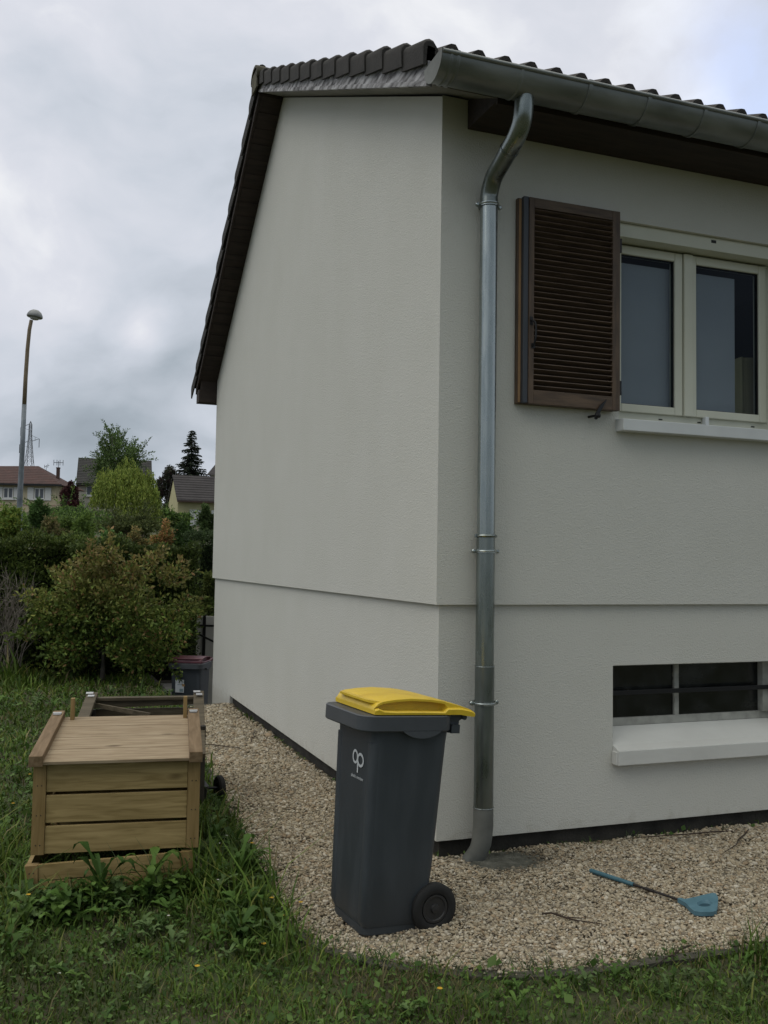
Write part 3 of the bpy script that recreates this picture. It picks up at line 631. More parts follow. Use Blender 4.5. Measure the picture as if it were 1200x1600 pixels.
wo = win.build('window', M['pvc'], house, bevel=0.003)
for (x0, x1) in ((1.252, 1.795), (1.845, 2.495)):
    s = MB(); frame(s, x0, x1, 2.594, 3.688, WY - .012, WY + .05, 0.062, 0.052, 0.058); s.build('sash', M['pvc'], wo, bevel=0.006)
    s = MB(); frame(s, x0 + .060, x1 - .060, 2.644, 3.632, WY + .002, WY + .03, 0.006, 0.006); s.build('gasket', M['gasket'], wo)
    s = MB(); s.box(x0 + .0625, x1 - .0625, WY + .010, WY + .0105, 2.65, 3.628); s.build('glass_pane', M['glass'], wo)
s = MB(); s.box(1.80, 1.872, WY - .024, WY + .05, 2.594, 3.688); s.build('meeting_stile', M['pvc'], wo, bevel=0.005)
for x in (1.62, 1.93, 2.38):
    s = MB(); s.box(x, x + .028, WY + .0085, WY + .02, 2.560, 2.567); s.build('drain_slot', M['gasket'], wo)
s = MB(); s.box(1.207, 2.558, 0.0, WY + .08, 3.70, 3.788); hb_ = s.build('head_box', M['pvc'], wo, bevel=.003)
s = MB(); s.box(1.945, 1.985, -0.0015, 0.01, 3.752, 3.772); s.build('vent_hole', M['gasket'], hb_)
s = MB(); s.box(1.965, 1.995, WY - .03, WY + .008, 2.52, 2.60); s.build('clip', M['sill'], wo, bevel=0.004)
si = MB(); si.add([(1.18, -0.115, 2.435), (2.60, -0.115, 2.435), (2.60, 0.12, 2.435), (1.18, 0.12, 2.435), (1.18, -0.115, 2.508), (2.60, -0.115, 2.508), (2.60, 0.12, 2.526), (1.18, 0.12, 2.526)],
       [(0, 3, 2, 1), (4, 5, 6, 7), (0, 1, 5, 4), (1, 2, 6, 5), (2, 3, 7, 6), (3, 0, 4, 7)])
si.build('sill', M['sill'], wo, bevel=0.004)
# room behind it
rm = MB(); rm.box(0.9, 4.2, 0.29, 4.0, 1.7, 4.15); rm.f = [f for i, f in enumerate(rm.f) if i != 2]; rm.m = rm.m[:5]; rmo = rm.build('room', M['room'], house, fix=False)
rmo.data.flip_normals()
bl = MB()
for x0, x1 in ((1.255, 1.80), (1.83, 2.285)):
    bl.box(x0, x1, WY + .06, WY + .066, 2.60, 3.595)
blo = bl.build('inner_sheet', M['inner_sheet'], wo)  # plain sheets whose own grey-blue colour tones the panes from behind
cu = MB(); pts = []
for k in range(41):
    t = k / 40; x = 2.36 + 0.5 * t; pts.append((x, 0.30 + 0.022 * math.sin(t * 26) + .05 * t))
top = lambda x: 3.00 + 0.10 * math.sqrt(max(0, 1 - ((x - 2.52) / 0.16) ** 2)) if abs(x - 2.52) < .16 else 2.98
cu.loft([[(x, y, 2.5) for x, y in pts], [(x, y, 2.75) for x, y in pts], [(x, y + .01, top(x)) for x, y in pts]], closed=False, cap=False)
cu.build('curtain', M['curtain'], wo, smooth=True)

# shutter ----------------------------------------------------------
sh = MB(); frame(sh, 0.462, 1.150, 2.557, 3.812, -0.062, -0.033, 0.055, 0.075)
sh.box(0.516, 1.096, -0.05, -0.045, 2.63, 3.74)
sho = sh.build('shutter', M['shutter'], house, bevel=0.003)
s = MB(); s.box(0.470, 0.492, -0.0655, -0.0625, 2.565, 3.805); s.build('edge_strip', M['lightwood'], sho)
s = MB(); s.box(0.484, 0.518, -0.098, -0.066, 2.559, 3.815); s.build('cover_strip', M['greymetal'], sho, bevel=.003)
FX0, FX1, FZ0, FZ1, FY0, FY1 = 0.519, 1.162, 2.555, 3.812, -0.105, -0.066
for xa_, xb_ in ((FX0, FX0 + .035), (FX1 - .055, FX1)):
    s = MB(); s.box(xa_, xb_, FY0, FY1, FZ0, FZ1); s.build('stile', M['shutter'], sho, bevel=.003)
for za_, zb_ in ((FZ0, FZ0 + .085), (FZ1 - .062, FZ1)):
    s = MB(); s.box(FX0 + .035, FX1 - .055, FY0 + .001, FY1, za_, zb_); s.build('rail', M['shutter_h'], sho, bevel=.003)
s = MB(); nsl = 33; za, zb = FZ0 + .085, FZ1 - .062
for k in range(nsl):
    z = za + (zb - za) * (k + .5) / nsl
    x0, x1 = FX0 + .035, FX1 - .055
    s.bar((x0, FY0 + .017, z), (x1, FY0 + .017, z), 0.034, 0.0065, up=(0, 0.62, 1))
s.build('louvre_slats', M['slat'], sho)
s = MB(); s.box(FX0 + .036, FX1 - .056, FY1 - .003, FY1 - .001, za, zb); s.build('backing', mat('shutter_back', (0.012, 0.008, 0.006), .9), sho)
s = MB(); s.tube(bez([(0.530, -0.112, 3.06), (0.548, -0.13, 3.04), (0.552, -0.132, 2.99), (0.55, -0.13, 2.94), (0.545, -0.112, 2.90)], 5), 0.006, 8); s.box(0.525, 0.545, -0.109, -0.104, 3.03, 3.08); s.box(0.535, 0.56, -0.109, -0.104, 2.89, 2.92)
s.build('handle', M['blackmetal'], sho, smooth=True)
for z in (3.60, 2.70):
    s = MB(); s.box(1.150, 1.178, -0.10, -0.045, z - .045, z + .045); s.build('hinge', M['blackmetal'], sho, bevel=.003)
s = MB(); s.tube([(0.985, -0.03, 2.515), (0.985, -0.13, 2.512)], 0.008, 10); s.lathe((0.985, -0.128, 2.51), (0, -1, 0), [(0, 0), (0.002, .012), (.01, .017), (.018, .012), (.022, 0)], 14)
s.add([(0.972, -0.125, 2.52), (0.998, -0.125, 2.515), (1.058, -0.118, 2.615), (1.012, -0.12, 2.58), (0.972, -0.117, 2.52), (0.998, -0.117, 2.515), (1.058, -0.11, 2.615), (1.012, -0.112, 2.58)], [(0, 1, 2, 3), (7, 6, 5, 4), (0, 4, 5, 1), (1, 5, 6, 2), (2, 6, 7, 3), (3, 7, 4, 0)])
s.lathe((0.975, -0.122, 2.495), (0, -1, 0), [(0, 0), (0.0, .01), (.01, .01), (.012, 0)], 10)
s.build('shutter_stop', M['blackmetal'], sho, smooth=True)

# basement window ---------------------------------------------------
BY = 0.15
b_ = MB(); b_.box(1.186, 2.534, BY, BY + .04, 0.572, 0.622); b_.box(1.762, 1.797, BY, BY + .04, 0.622, 0.974); b_.box(2.462, 2.534, BY - .03, BY + .04, 0.622, 0.974); b_.box(1.186, 1.215, BY, BY + .04, 0.622, 0.974); b_.box(1.215, 2.462, BY + .002, BY + .04, 0.952, 0.974)
bwo = b_.build('basement_window', M['oldframe'], house, bevel=.003)
for x0, x1 in ((1.216, 1.761), (1.798, 2.461)):
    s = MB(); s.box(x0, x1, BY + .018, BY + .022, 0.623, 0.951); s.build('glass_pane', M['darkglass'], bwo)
s = MB(); s.box(1.187, 2.533, 0.085, 0.10, 0.776, 0.804); s.build('security_bar', M['blackmetal'], bwo, bevel=.002)
s = MB()
yz = [(-0.062, 0.368), (-0.062, 0.458), (0.0, 0.484), (BY + .0, 0.571), (BY + .04, 0.571), (BY + .04, 0.40), (0.002, 0.40), (0.002, 0.368)]
s.loft([[(x, y, z) for y, z in yz] for x in (1.187, 2.533)]); s.box(1.176, 1.19, -0.055, -0.002, 0.37, 0.452)
s.build('sill', M['sill2'], bwo, bevel=.004)

# ------------------------------------------------------------------ wheelie bins
def rrect(x0, x1, y0, y1, z, r, n_=5, tilt=0):
    pts = []
    for cx, cy, a0 in ((x1 - r, y1 - r, 0), (x0 + r, y1 - r, 90), (x0 + r, y0 + r, 180), (x1 - r, y0 + r, 270)):
        for k in range(n_ + 1):
            a_ = math.radians(a0 + 90 * k / n_); pts.append((cx + r * math.cos(a_), cy + r * math.sin(a_), z))
    return pts
def txt(body, size, name, m, parent, loc, rot, ext=0.0004):
    cu_ = bpy.data.curves.new(name, 'FONT'); cu_.body = body; cu_.size = size; cu_.extrude = ext; cu_.align_x = 'CENTER'
    to = bpy.data.objects.new(name, cu_); COL.objects.link(to)
    dg = bpy.context.evaluated_depsgraph_get(); me = bpy.data.meshes.new_from_object(to.evaluated_get(dg)); bpy.data.objects.remove(to)
    me.materials.clear(); me.materials.append(m)
    o = bpy.data.objects.new(name, me); link(o, parent); o.location = loc; o.rotation_euler = rot
    return o
def make_bin(root, lidmat, H=0.985, handle=True):
    """local frame: x=0 front rim .. x=.44 rear, y centred, z=0 ground"""
    b = MB(); secs = []
    T = [(0.035, 0.048, 0.360, 0.180), (0.07, 0.038, 0.370, 0.189), (0.3, 0.035, 0.388, 0.196), (H - .13, 0.024, 0.415, 0.207), (H - 0.02, 0.020, 0.425, 0.212)]
    for z, x0, x1, hw in T:
        r = 0.042
        ring_ = rrect(x0, x1, -hw, hw, z, r)
        # shallow recess down the middle of the front
        secs.append(ring_)
    b.loft(secs)
    # raised corner pilasters on the front and base skirt
    for s in (-1, 1):
        b.loft([rrect(x0 - .005 * e, x0 + .05, s * (hw - .036) - .034, s * (hw - .036) + .034, z, 0.024) for (z, x0, x1, hw), e in zip(T[0:4], (0, 1, 1, .6))])
    b.loft([rrect(0.045, 0.365, -0.176, 0.176, z, 0.045) for z in (0.0, 0.034)]); b.loft([rrect(0.06, 0.36, -0.165, 0.165, z, 0.045) for z in (0.01, 0.04)])
    body = b.build('body', M['bin'], root, smooth=True)
    r = MB()
    r.loft([rrect(-0.055, 0.43, -0.24, 0.24, z, 0.075) if i else rrect(-0.05, 0.425, -0.235, 0.235, z, 0.07) for i, z in enumerate((H - .072, H - .066, H - .004))] + [rrect(-0.05, 0.425, -0.235, 0.235, H, 0.07)])
    for s in (-1, 1):        # curved lug under the rim on each side
        a_ = np.linspace(0, math.pi, 14)
        pr_ = [(0.255 + 0.10 * math.cos(t), H - .068 - 0.034 * math.sin(t) ** 1.6) for t in a_]
        r.loft([[(x, s * y, z) for x, z in pr_] for y in (0.205, 0.2396)])
    r.build('rim', M['binrim'], root, smooth=True)
    h = MB()
    for s in (-1, 1):
        h.add([(0.42, s * .19, H - .085), (0.475, s * .19, H - .085), (0.475, s * .19, H - .03), (0.52, s * .19, H - .002), (0.42, s * .19, H - .002)] + [(0.42, s * .165, H - .085), (0.475, s * .165, H - .085), (0.475, s * .165, H - .03), (0.52, s * .165, H - .002), (0.42, s * .165, H - .002)],
              [(0, 1, 2, 3, 4), (9, 8, 7, 6, 5)] + [(i, (i + 1) % 5, 5 + (i + 1) % 5, 5 + i) for i in range(5)])
    h.tube([(0.50, -0.20, H - .012), (0.50, 0.20, H - .012)], 0.013, 12)
    h.box(0.425, 0.47, -0.21, 0.21, H - .085, H - .045)
    h.build('handle', M['bin'], root, smooth=True)
    l = MB(); secs = []
    st = [(0.012, .222, .022, .022, 0.0), (0.03, .228, .028, .050, .030), (0.055, .228, .018, .060, .034), (0.12, .228, .015, .069, .038), (0.20, .228, .016, .074, .038), (0.30, .228, .015, .070, .038), (0.375, .228, .014, .061, .036), (0.392, .228, .030, .056, 0.0), (0.46, .226, .030, .042, 0.0), (0.525, .222, .028, .033, 0.0), (0.545, .218, .018, .022, 0.0)]
    for x, hw, fz, cz, ins in st:
        cb = max(cz - .013, fz + .002) if ins else fz + .0015
        cz = max(cz, cb + .001)
        z0 = H + .004 if x < .5 else H - .006
        hv = [(hw, z0), (hw + .002, z0 + fz - .006), (hw - .004, z0 + fz), (hw - .010 - ins, z0 + fz + .001), (hw - .012 - ins, z0 + cb), (hw - .012, z0 + cb + .001), (hw - .012, z0 + cz - .002), (hw - .03, z0 + cz), (0.08, z0 + cz + .002)]
        secs.append([(x, y, z) for y, z in hv] + [(x, -y, z) for y, z in hv[::-1]])
    l.loft(secs)
    # stepped front lip of the top panel
    l.add([(0.0, -.15, H + .062), (0.0, .15, H + .062), (0.05, .216, H + .060), (0.05, -.216, H + .060), (0.0, -.15, H + .052), (0.0, .15, H + .052), (0.05, .216, H + .046), (0.05, -.216, H + .046)], [(0, 1, 2, 3), (7, 6, 5, 4), (0, 4, 5, 1), (1, 5, 6, 2), (2, 6, 7, 3), (3, 7, 4, 0)])
    l.build('lid', lidmat, root, smooth=True)
    for s in (-1, 1):
        wv = MB(); R = 0.113; c = (0.392, s * 0.195, R - 0.012)
        wv.lathe(c, (0, s, 0), [(-.022, .05), (-.024, R - .012), (-.016, R), (.014, R), (.022, R - .01), (.024, R - .03), (.02, .07), (.012, .066), (.012, 0.0)], 40)
        wo_ = wv.build('wheel', M['tyre'], root, smooth=True)
        hb = MB(); hb.lathe(c, (0, s, 0), [(.012, .066), (.019, .064), (.019, .054), (.013, .050), (.013, .022), (.024, .018), (.026, 0.0)], 32); hb.build('wheel_rim', M['hub'], wo_, smooth=True)
    ax = MB(); ax.tube([(0.392, -0.2, 0.101), (0.392, 0.2, 0.101)], 0.01, 10); ax.build('axle', M['blackmetal'], root)
    return body
bin1 = empty('wheelie_bin', (-0.846, -0.802, GZ + 0.018), 'dark grey wheelie bin with a yellow lid standing on the gravel', 'bin', None, (0, math.radians(3.2), math.radians(6)))
bin1.location.z += 0.005
make_bin(bin1, M['yellow'])
# printed emblem on its front: a round loop crossing into a P, with a line of small lettering
em = MB()
def ringp(cy, cz, ry, rz, wd, n_=28, x=0.0, a0=0, a1=2 * math.pi):
    o_ = []; i_ = []
    for k in range(n_ + 1):
        a_ = a0 + (a1 - a0) * k / n_; o_.append((x, cy + ry * math.cos(a_), cz + rz * math.sin(a_))); i_.append((x, cy + (ry - wd) * math.cos(a_), cz + (rz - wd) * math.sin(a_)))
    em.add(o_ + i_, [(k, k + 1, n_ + 2 + k, n_ + 1 + k) for k in range(n_)])
xe = 0.0198
ringp(0.030, 0.003, 0.030, 0.033, 0.0115, x=0); ringp(-0.028, -0.004, 0.036, 0.033, 0.0125, x=-.0003)
em.add([(-.0006, 0.006, -0.066), (-.0006, -0.007, -0.066), (-.0006, -0.007, -0.026), (-.0006, 0.006, -0.012)], [(0, 1, 2, 3)])
emo = em.build('emblem', M['white'], bin1, fix=False); emo.location = (0.0225, -0.055, 0.765); emo.rotation_euler = (0, math.radians(-1.6), 0)
txt('plastic omnium', 0.0215, 'lettering', M['white'], bin1, (0.0235, -0.055, 0.672), (math.radians(90), 0, math.radians(-90)))
# second bin, lower on the driveway
bin2 = empty('wheelie_bin', (-0.26, 7.78, -0.85), 'grey bin with a maroon lid half hidden behind the far house corner', 'bin', None, (0, 0, math.radians(62)))
make_bin(bin2, M['maroon'], H=1.05)
stk = MB(); stk.box(-0.001, 0.0, -0.06, 0.06, 0.0, 0.17); so_ = stk.build('sticker', M['label'], bin2); so_.location = (0.015, 0.08, 0.66)
for bb in ((-0.035, 0.03, 0.10, 0.108), (-0.05, 0.0, 0.01, 0.05)):
    stk = MB(); stk.box(-0.0025, -0.0015, *bb); stk.build('sticker_print', M['print'], so_)

# ------------------------------------------------------------------ composters
def plank(mb, a, b, w_, h_, up=(0, 0, 1)): mb.bar(a, b, w_, h_, up)
comp = empty('compost_box', (-2.185, 0.035, GZ), 'pine plank compost box with a sloping boarded lid in tall weeds', 'compost box', None, (0, 0, math.radians(-8)))
W_, DP = 0.82, 0.84
def crate(root, z0, z1, nb, mats, gap=0.012, x0=0, y0=0, tilt=0):
    pw = 0.062; names = []
    for px_, py_ in ((0, 0), (W_ - pw, 0), (0, DP - pw), (W_ - pw, DP - pw)):
        p = MB(); p.box(px_ + x0, px_ + pw + x0, py_ + y0, py_ + .03 + y0, z0 - .002, z1); p.box(px_ + .001 + x0, px_ + pw - .001 + x0, py_ + .03 + y0, py_ + .05 + y0, z0, z1 - .001)
        if py_ == 0:
            for zz_ in np.arange(z0 + .045, z1 - .01, (z1 - z0) / nb):
                for xx_ in (px_ + x0 + .022, px_ + x0 + .042): p.lathe((xx_, y0 - .0003, zz_), (0, -1, 0), [(0, 0), (0, .0035), (.0012, .003), (.0012, 0)], 8, mi=1)
        p.build('post', [mats[1], M['screw']], root)
    h = (z1 - z0 + gap) / nb
    for k in range(nb):
        a = z0 + k * h; c = a + h - gap
        p = MB(); t = random.uniform(-.003, .003)
        p.add([(x0 + pw + .001, y0 + .008, a), (x0 + W_ - pw - .001, y0 + .008, a + t), (x0 + W_ - pw - .001, y0 + .028, a + t), (x0 + pw + .001, y0 + .028, a), (x0 + pw + .001, y0 + .008, c), (x0 + W_ - pw - .001, y0 + .008, c + t), (x0 + W_ - pw - .001, y0 + .028, c + t), (x0 + pw + .001, y0 + .028, c)],
              [(0, 3, 2, 1), (4, 5, 6, 7), (0, 1, 5, 4), (1, 2, 6, 5), (2, 3, 7, 6), (3, 0, 4, 7)])
        p.build('board', mats[0], root, bevel=.002)
        p = MB(); p.box(x0 + pw, x0 + W_ - pw, y0 + DP - .03, y0 + DP - .01, a, c); p.build('board', mats[0], root)
        for xx in (0.005, W_ - .025):
            p = MB(); p.box(x0 + xx, x0 + xx + .02, y0 + .052, y0 + DP - .05, a, c); p.build('board', mats[0], root)
M['screw'] = mat('rusty_screw', (.05, .035, .025), .6, .3)
CM = (M['pine'], M['pine_post'])
crate(comp, 0.215, 0.655, 3, CM, gap=0.016)
up0 = set(comp.children)
crate(comp, 0.0, 0.165, 2, CM, gap=0.006, x0=-0.018, y0=-0.014)
for o_ in set(comp.children) - up0: o_.rotation_euler = (0, -0.042, 0)
ld = MB(); nb = 4; lx0, lx1 = 0.045, W_ - 0.045
def lidp(t): return (-0.045 + t * 0.93, 0.672 + t * 0.072)   # y,z along the lid
for k in range(nb):
    y0_, z0_ = lidp(k / nb); y1_, z1_ = lidp((k + 1) / nb - .006)
    ld.bar((lx0, (y0_ + y1_) / 2, (z0_ + z1_) / 2), (lx1, (y0_ + y1_) / 2 + .001, (z0_ + z1_) / 2), y1_ - y0_, 0.016, up=(0, -0.077, 1))
lid = ld.build('lid', M['pine_top'], comp, bevel=.002)
for xx in (-0.012, W_ - .055):
    r = MB(); y0_, z0_ = lidp(-0.03); y1_, z1_ = lidp(1.0)
    r.bar((xx + .03, y0_, z0_ + .018), (xx + .03, y1_, z1_ + .018), 0.066, 0.055); r.build('rail', M['pine_rail'], lid, bevel=.003)
    hg = MB(); yy, zz = lidp(0.90); hg.box(xx + .008, xx + .05, yy - .03, yy + .03, zz + .0455, zz + .050); hg.tube([(xx + .005, yy, zz + .052), (xx + .053, yy, zz + .052)], .006, 8)
    for a_, c_ in ((.02, -.018), (.04, .018)): hg.lathe((xx + a_, yy + c_, zz + .049), (0, 0, 1), [(0, .004), (.003, .003), (.003, 0)], 8)
    hg.build('hinge', M['hinge'], lid)
for xx in (0.088, W_ - .085):
    r = MB(); r.box(xx, xx + .022, 0.80, 0.845, 0.60, 0.87); r.build('upright', M['pine_post'], comp, bevel=.002)
r = MB(); r.box(0.03, W_ - .03, 0.0, 0.012, 0.656, 0.668); r.build('front_lip', M['pine'], comp)

old = empty('compost_box', (-1.93, 1.35, GZ), 'weathered grey compost box without a lid, behind the newer pine one', 'compost box', None, (0, 0, math.radians(-8)))
OM = (M['oldwood'], M['oldwood_d'])
crate(old, 0.0, 0.60, 4, OM, gap=0.015)
r = MB(); r.box(0.02, W_ - .02, DP - .075, DP + .0, 0.665, 0.685); r.build('board', M['oldwood'], old)
r = MB(); r.bar((0.03, DP - .04, 0.635), (W_ - .03, DP - .04, 0.655), 0.02, 0.055); r.build('board', M['oldwood'], old)
r = MB(); r.bar((0.06, DP - .10, 0.64), (W_ * .55, DP - .35, 0.60), 0.02, 0.03); r.build('brace', M['oldwood'], old)
for xx, ya in ((0.01, 0.1), (W_ - .05, -0.42)):
    r = MB(); r.bar((xx + .02, DP + .03, 0.70), (xx + .02 - (0.0 if xx < .1 else 0.02), ya, 0.70 - (DP - ya) * (0.10 if xx < .1 else 0.165)), 0.075, 0.03); ra = r.build('rail', M['oldwood'], old, bevel=.003)
    h_ = MB(); h_.bar((xx + .005, DP - .06, 0.714), (xx + .005, DP - .02, 0.721), 0.05, 0.006); h_.bar((xx + .02, DP - .13, 0.704), (xx + .02, DP - .09, 0.710), 0.045, 0.006); h_.build('hinge', M['hinge'], ra)

# black-wheeled cart parked behind the composters
cart = empty('garden_cart', (-1.02, 1.55, GZ), 'black garden cart wheel and tray showing beside the composters', 'cart')
c_ = MB(); c_.lathe((-0.93, 1.70, GZ + .085), (1, 0.15, 0), [(-.02, .03), (-.022, .075), (-.012, .085), (.012, .085), (.022, .075), (.024, .05), (.012, .045), (.012, 0)], 30); c_.build('wheel', M['tyre'], cart, smooth=True)
c_ = MB(); c_.tube([(-1.15, 1.72, GZ + .085), (-0.92, 1.70, GZ + .085)], .009, 8); c_.build('axle', M['blackmetal'], cart)
c_ = MB(); c_.loft([rrect(-1.17, -1.09, 1.30, 1.74, GZ + .11, .03), rrect(-1.18, -1.08, 1.26, 1.78, GZ + .20, .03)]); c_.build('tray', M['hub'], cart, smooth=True)

# ------------------------------------------------------------------ blue hand tool on the gravel
tz0 = GZ + 0.034
tool = empty('hand_tool', (0.80, -0.9, GZ), 'slim blue hand tool with a dished head lying on the gravel', 'garden tool')
a = np.array([0.683, -0.534, tz0]); b1 = np.array([0.775, -0.80, tz0]); c1 = np.array([0.868, -1.085, tz0])
t_ = MB(); t_.tube([a, a + (b1 - a) * .03, b1], [0.010, 0.0125, 0.011], 12); t_.build('grip', M['blue'], tool, smooth=True)
t_ = MB(); t_.tube([b1, c1], 0.0065, 10); t_.tube([b1 + (c1 - b1) * .25, b1 + (c1 - b1) * .42], .0085, 10); t_.build('shaft', M['rod'], tool, smooth=True)
d = (c1 - a); d /= np.linalg.norm(d); s_ = np.array([d[1] * -1, d[0], 0]); s_ = s_ / np.linalg.norm(s_); s_ = s_ if s_[0] > 0 else -s_
outl = [(-.03, .010), (0.0, .014), (.02, .055), (.05, .14), (.068, .182), (.085, .186), (.12, .15), (.165, .07), (.198, .0), (.198, -.035), (.16, -.09), (.132, -.106), (.09, -.08), (.03, -.03), (-.03, -.010)]
t_ = MB()
Pt = lambda u, v, z: tuple(c1 + d * u * .92 + s_ * v * .88 + np.array([0, 0, z + max(0, v) * .10]))
OC = (0.112, .026)
ov = [(OC[0] + .036 * math.cos(k * 2 * math.pi / 15), OC[1] + .050 * math.sin(k * 2 * math.pi / 15)) for k in range(15)]
order = sorted(range(15), key=lambda i: math.atan2(outl[i][1] - OC[1], outl[i][0] - OC[0])); O2 = [outl[i] for i in order]
order2 = sorted(range(15), key=lambda i: math.atan2(ov[i][1] - OC[1], ov[i][0] - OC[0])); V2 = [ov[i] for i in order2]
t_.loft([[Pt(u, v, -.012) for u, v in O2], [Pt(u, v, .008) for u, v in O2], [Pt(u, v, .012) for u, v in V2], [Pt(OC[0] + (u - OC[0]) * .75, OC[1] + (v - OC[1]) * .75, -.004) for u, v in V2]])
t_.build('head', M['blue2'], tool, smooth=True)
t_ = MB(); t_.add([Pt(OC[0] + (u - OC[0]) * .8, OC[1] + (v - OC[1]) * .8, -.0015) for u, v in V2], [tuple(range(15))]); t_.build('head_hollow', M['bluedark'], tool)

# twigs on the gravel
tw = [((2.0, -0.12), (1.15, -0.10), 'long brown twig lying along the foot of the front wall'), ((2.1, -0.16), (1.55, -0.55), 'thin forked twig slanting over the gravel below the basement window'),
      ((0.10, -1.0), (0.33, -1.22), 'short broken twig on the gravel right of the bin wheel'), ((-0.30, 3.6), (-0.12, 4.1), 'twig on the path near the gable wall foot'),
      ((-0.72, 3.6), (-0.42, 3.2), 'twig across the path beside the composters'), ((0.55, -1.52), (0.25, -1.68), 'thin brown twig at the grass edge in the foreground')]
for (x0, y0), (x1, y1), lb in tw:
    t_ = MB(); p0 = np.array([x0, y0, GZ + .032]); p1 = np.array([x1, y1, GZ + .036]); pts = [p0 + (p1 - p0) * t + np.array([random.uniform(-.02, .02), random.uniform(-.02, .02), random.uniform(-.003, .006)]) for t in np.linspace(0, 1, 6)]
    t_.tube(pts, [.004, .0042, .004, .0033, .0025, .0012], 6); m_ = pts[2]; t_.tube([m_, m_ + (p1 - p0) * .25 + np.array([.05, -.02, .008])], [.003, .001], 5)
    t_.build('twig', M['browntwig'], label=lb, cat='twig', group='twigs on the gravel')

# ------------------------------------------------------------------ foliage
def leaf_mesh(Pc, A, B, lens, wids, cols, droop=0.25):
    """bent diamond leaves: base, 2 sides, tip -> 2 triangles folded"""
    n_ = len(Pc); nrm = np.cross(A, B)
    v0 = Pc; v1 = Pc + A * (lens * .5)[:, None] + B * (wids * .5)[:, None]; v2 = Pc + A * lens[:, None] - nrm * (lens * droop)[:, None]; v3 = Pc + A * (lens * .5)[:, None] - B * (wids * .5)[:, None]
    V = np.stack([v0, v1, v2, v3], 1).reshape(-1, 3); i = (np.arange(n_) * 4)[:, None]
    Fc = np.concatenate([i + np.array([[0, 1, 2]]), i + np.array([[0, 2, 3]])], 1).reshape(-1, 3)
    return V, Fc, np.repeat(cols, 4, 0)
def rand_dirs(n_, rng): v = rng.normal(size=(n_, 3)); return v / np.linalg.norm(v, axis=1)[:, None]
def perp(A, rng):
    r = rand_dirs(len(A), rng); B = np.cross(A, r); return B / (np.linalg.norm(B, axis=1)[:, None] + 1e-9)
def palette(n_, cols, rng, jitter=0.22, weights=None):
    cols = np.array(cols); w_ = None if weights is None else np.array(weights) / sum(weights)
    return cols[rng.choice(len(cols), n_, p=w_)] * rng.uniform(1 - jitter, 1 + jitter, (n_, 1))
def clump_points(clumps, n_, rng, shell=0.55):
    """clumps: (cx,cy,cz,rx,ry,rz); points biased towards each clump's outside"""
    C_ = np.array(clumps, float); vol = (C_[:, 3] * C_[:, 4] * C_[:, 5]) ** (0.7); pick = rng.choice(len(C_), n_, p=vol / vol.sum())
    d_ = rand_dirs(n_, rng); r = shell + (1 - shell) * rng.random(n_) ** 0.7; r = r * rng.normal(1, 0.07, n_)
    return C_[pick, :3] + d_ * r[:, None] * C_[pick, 3:], d_, pick
GREEN = [(0.045, 0.075, 0.022), (0.06, 0.10, 0.028), (0.03, 0.052, 0.017), (0.085, 0.125, 0.035)]
DARK = [(0.018, 0.032, 0.012), (0.026, 0.045, 0.015), (0.035, 0.06, 0.02)]
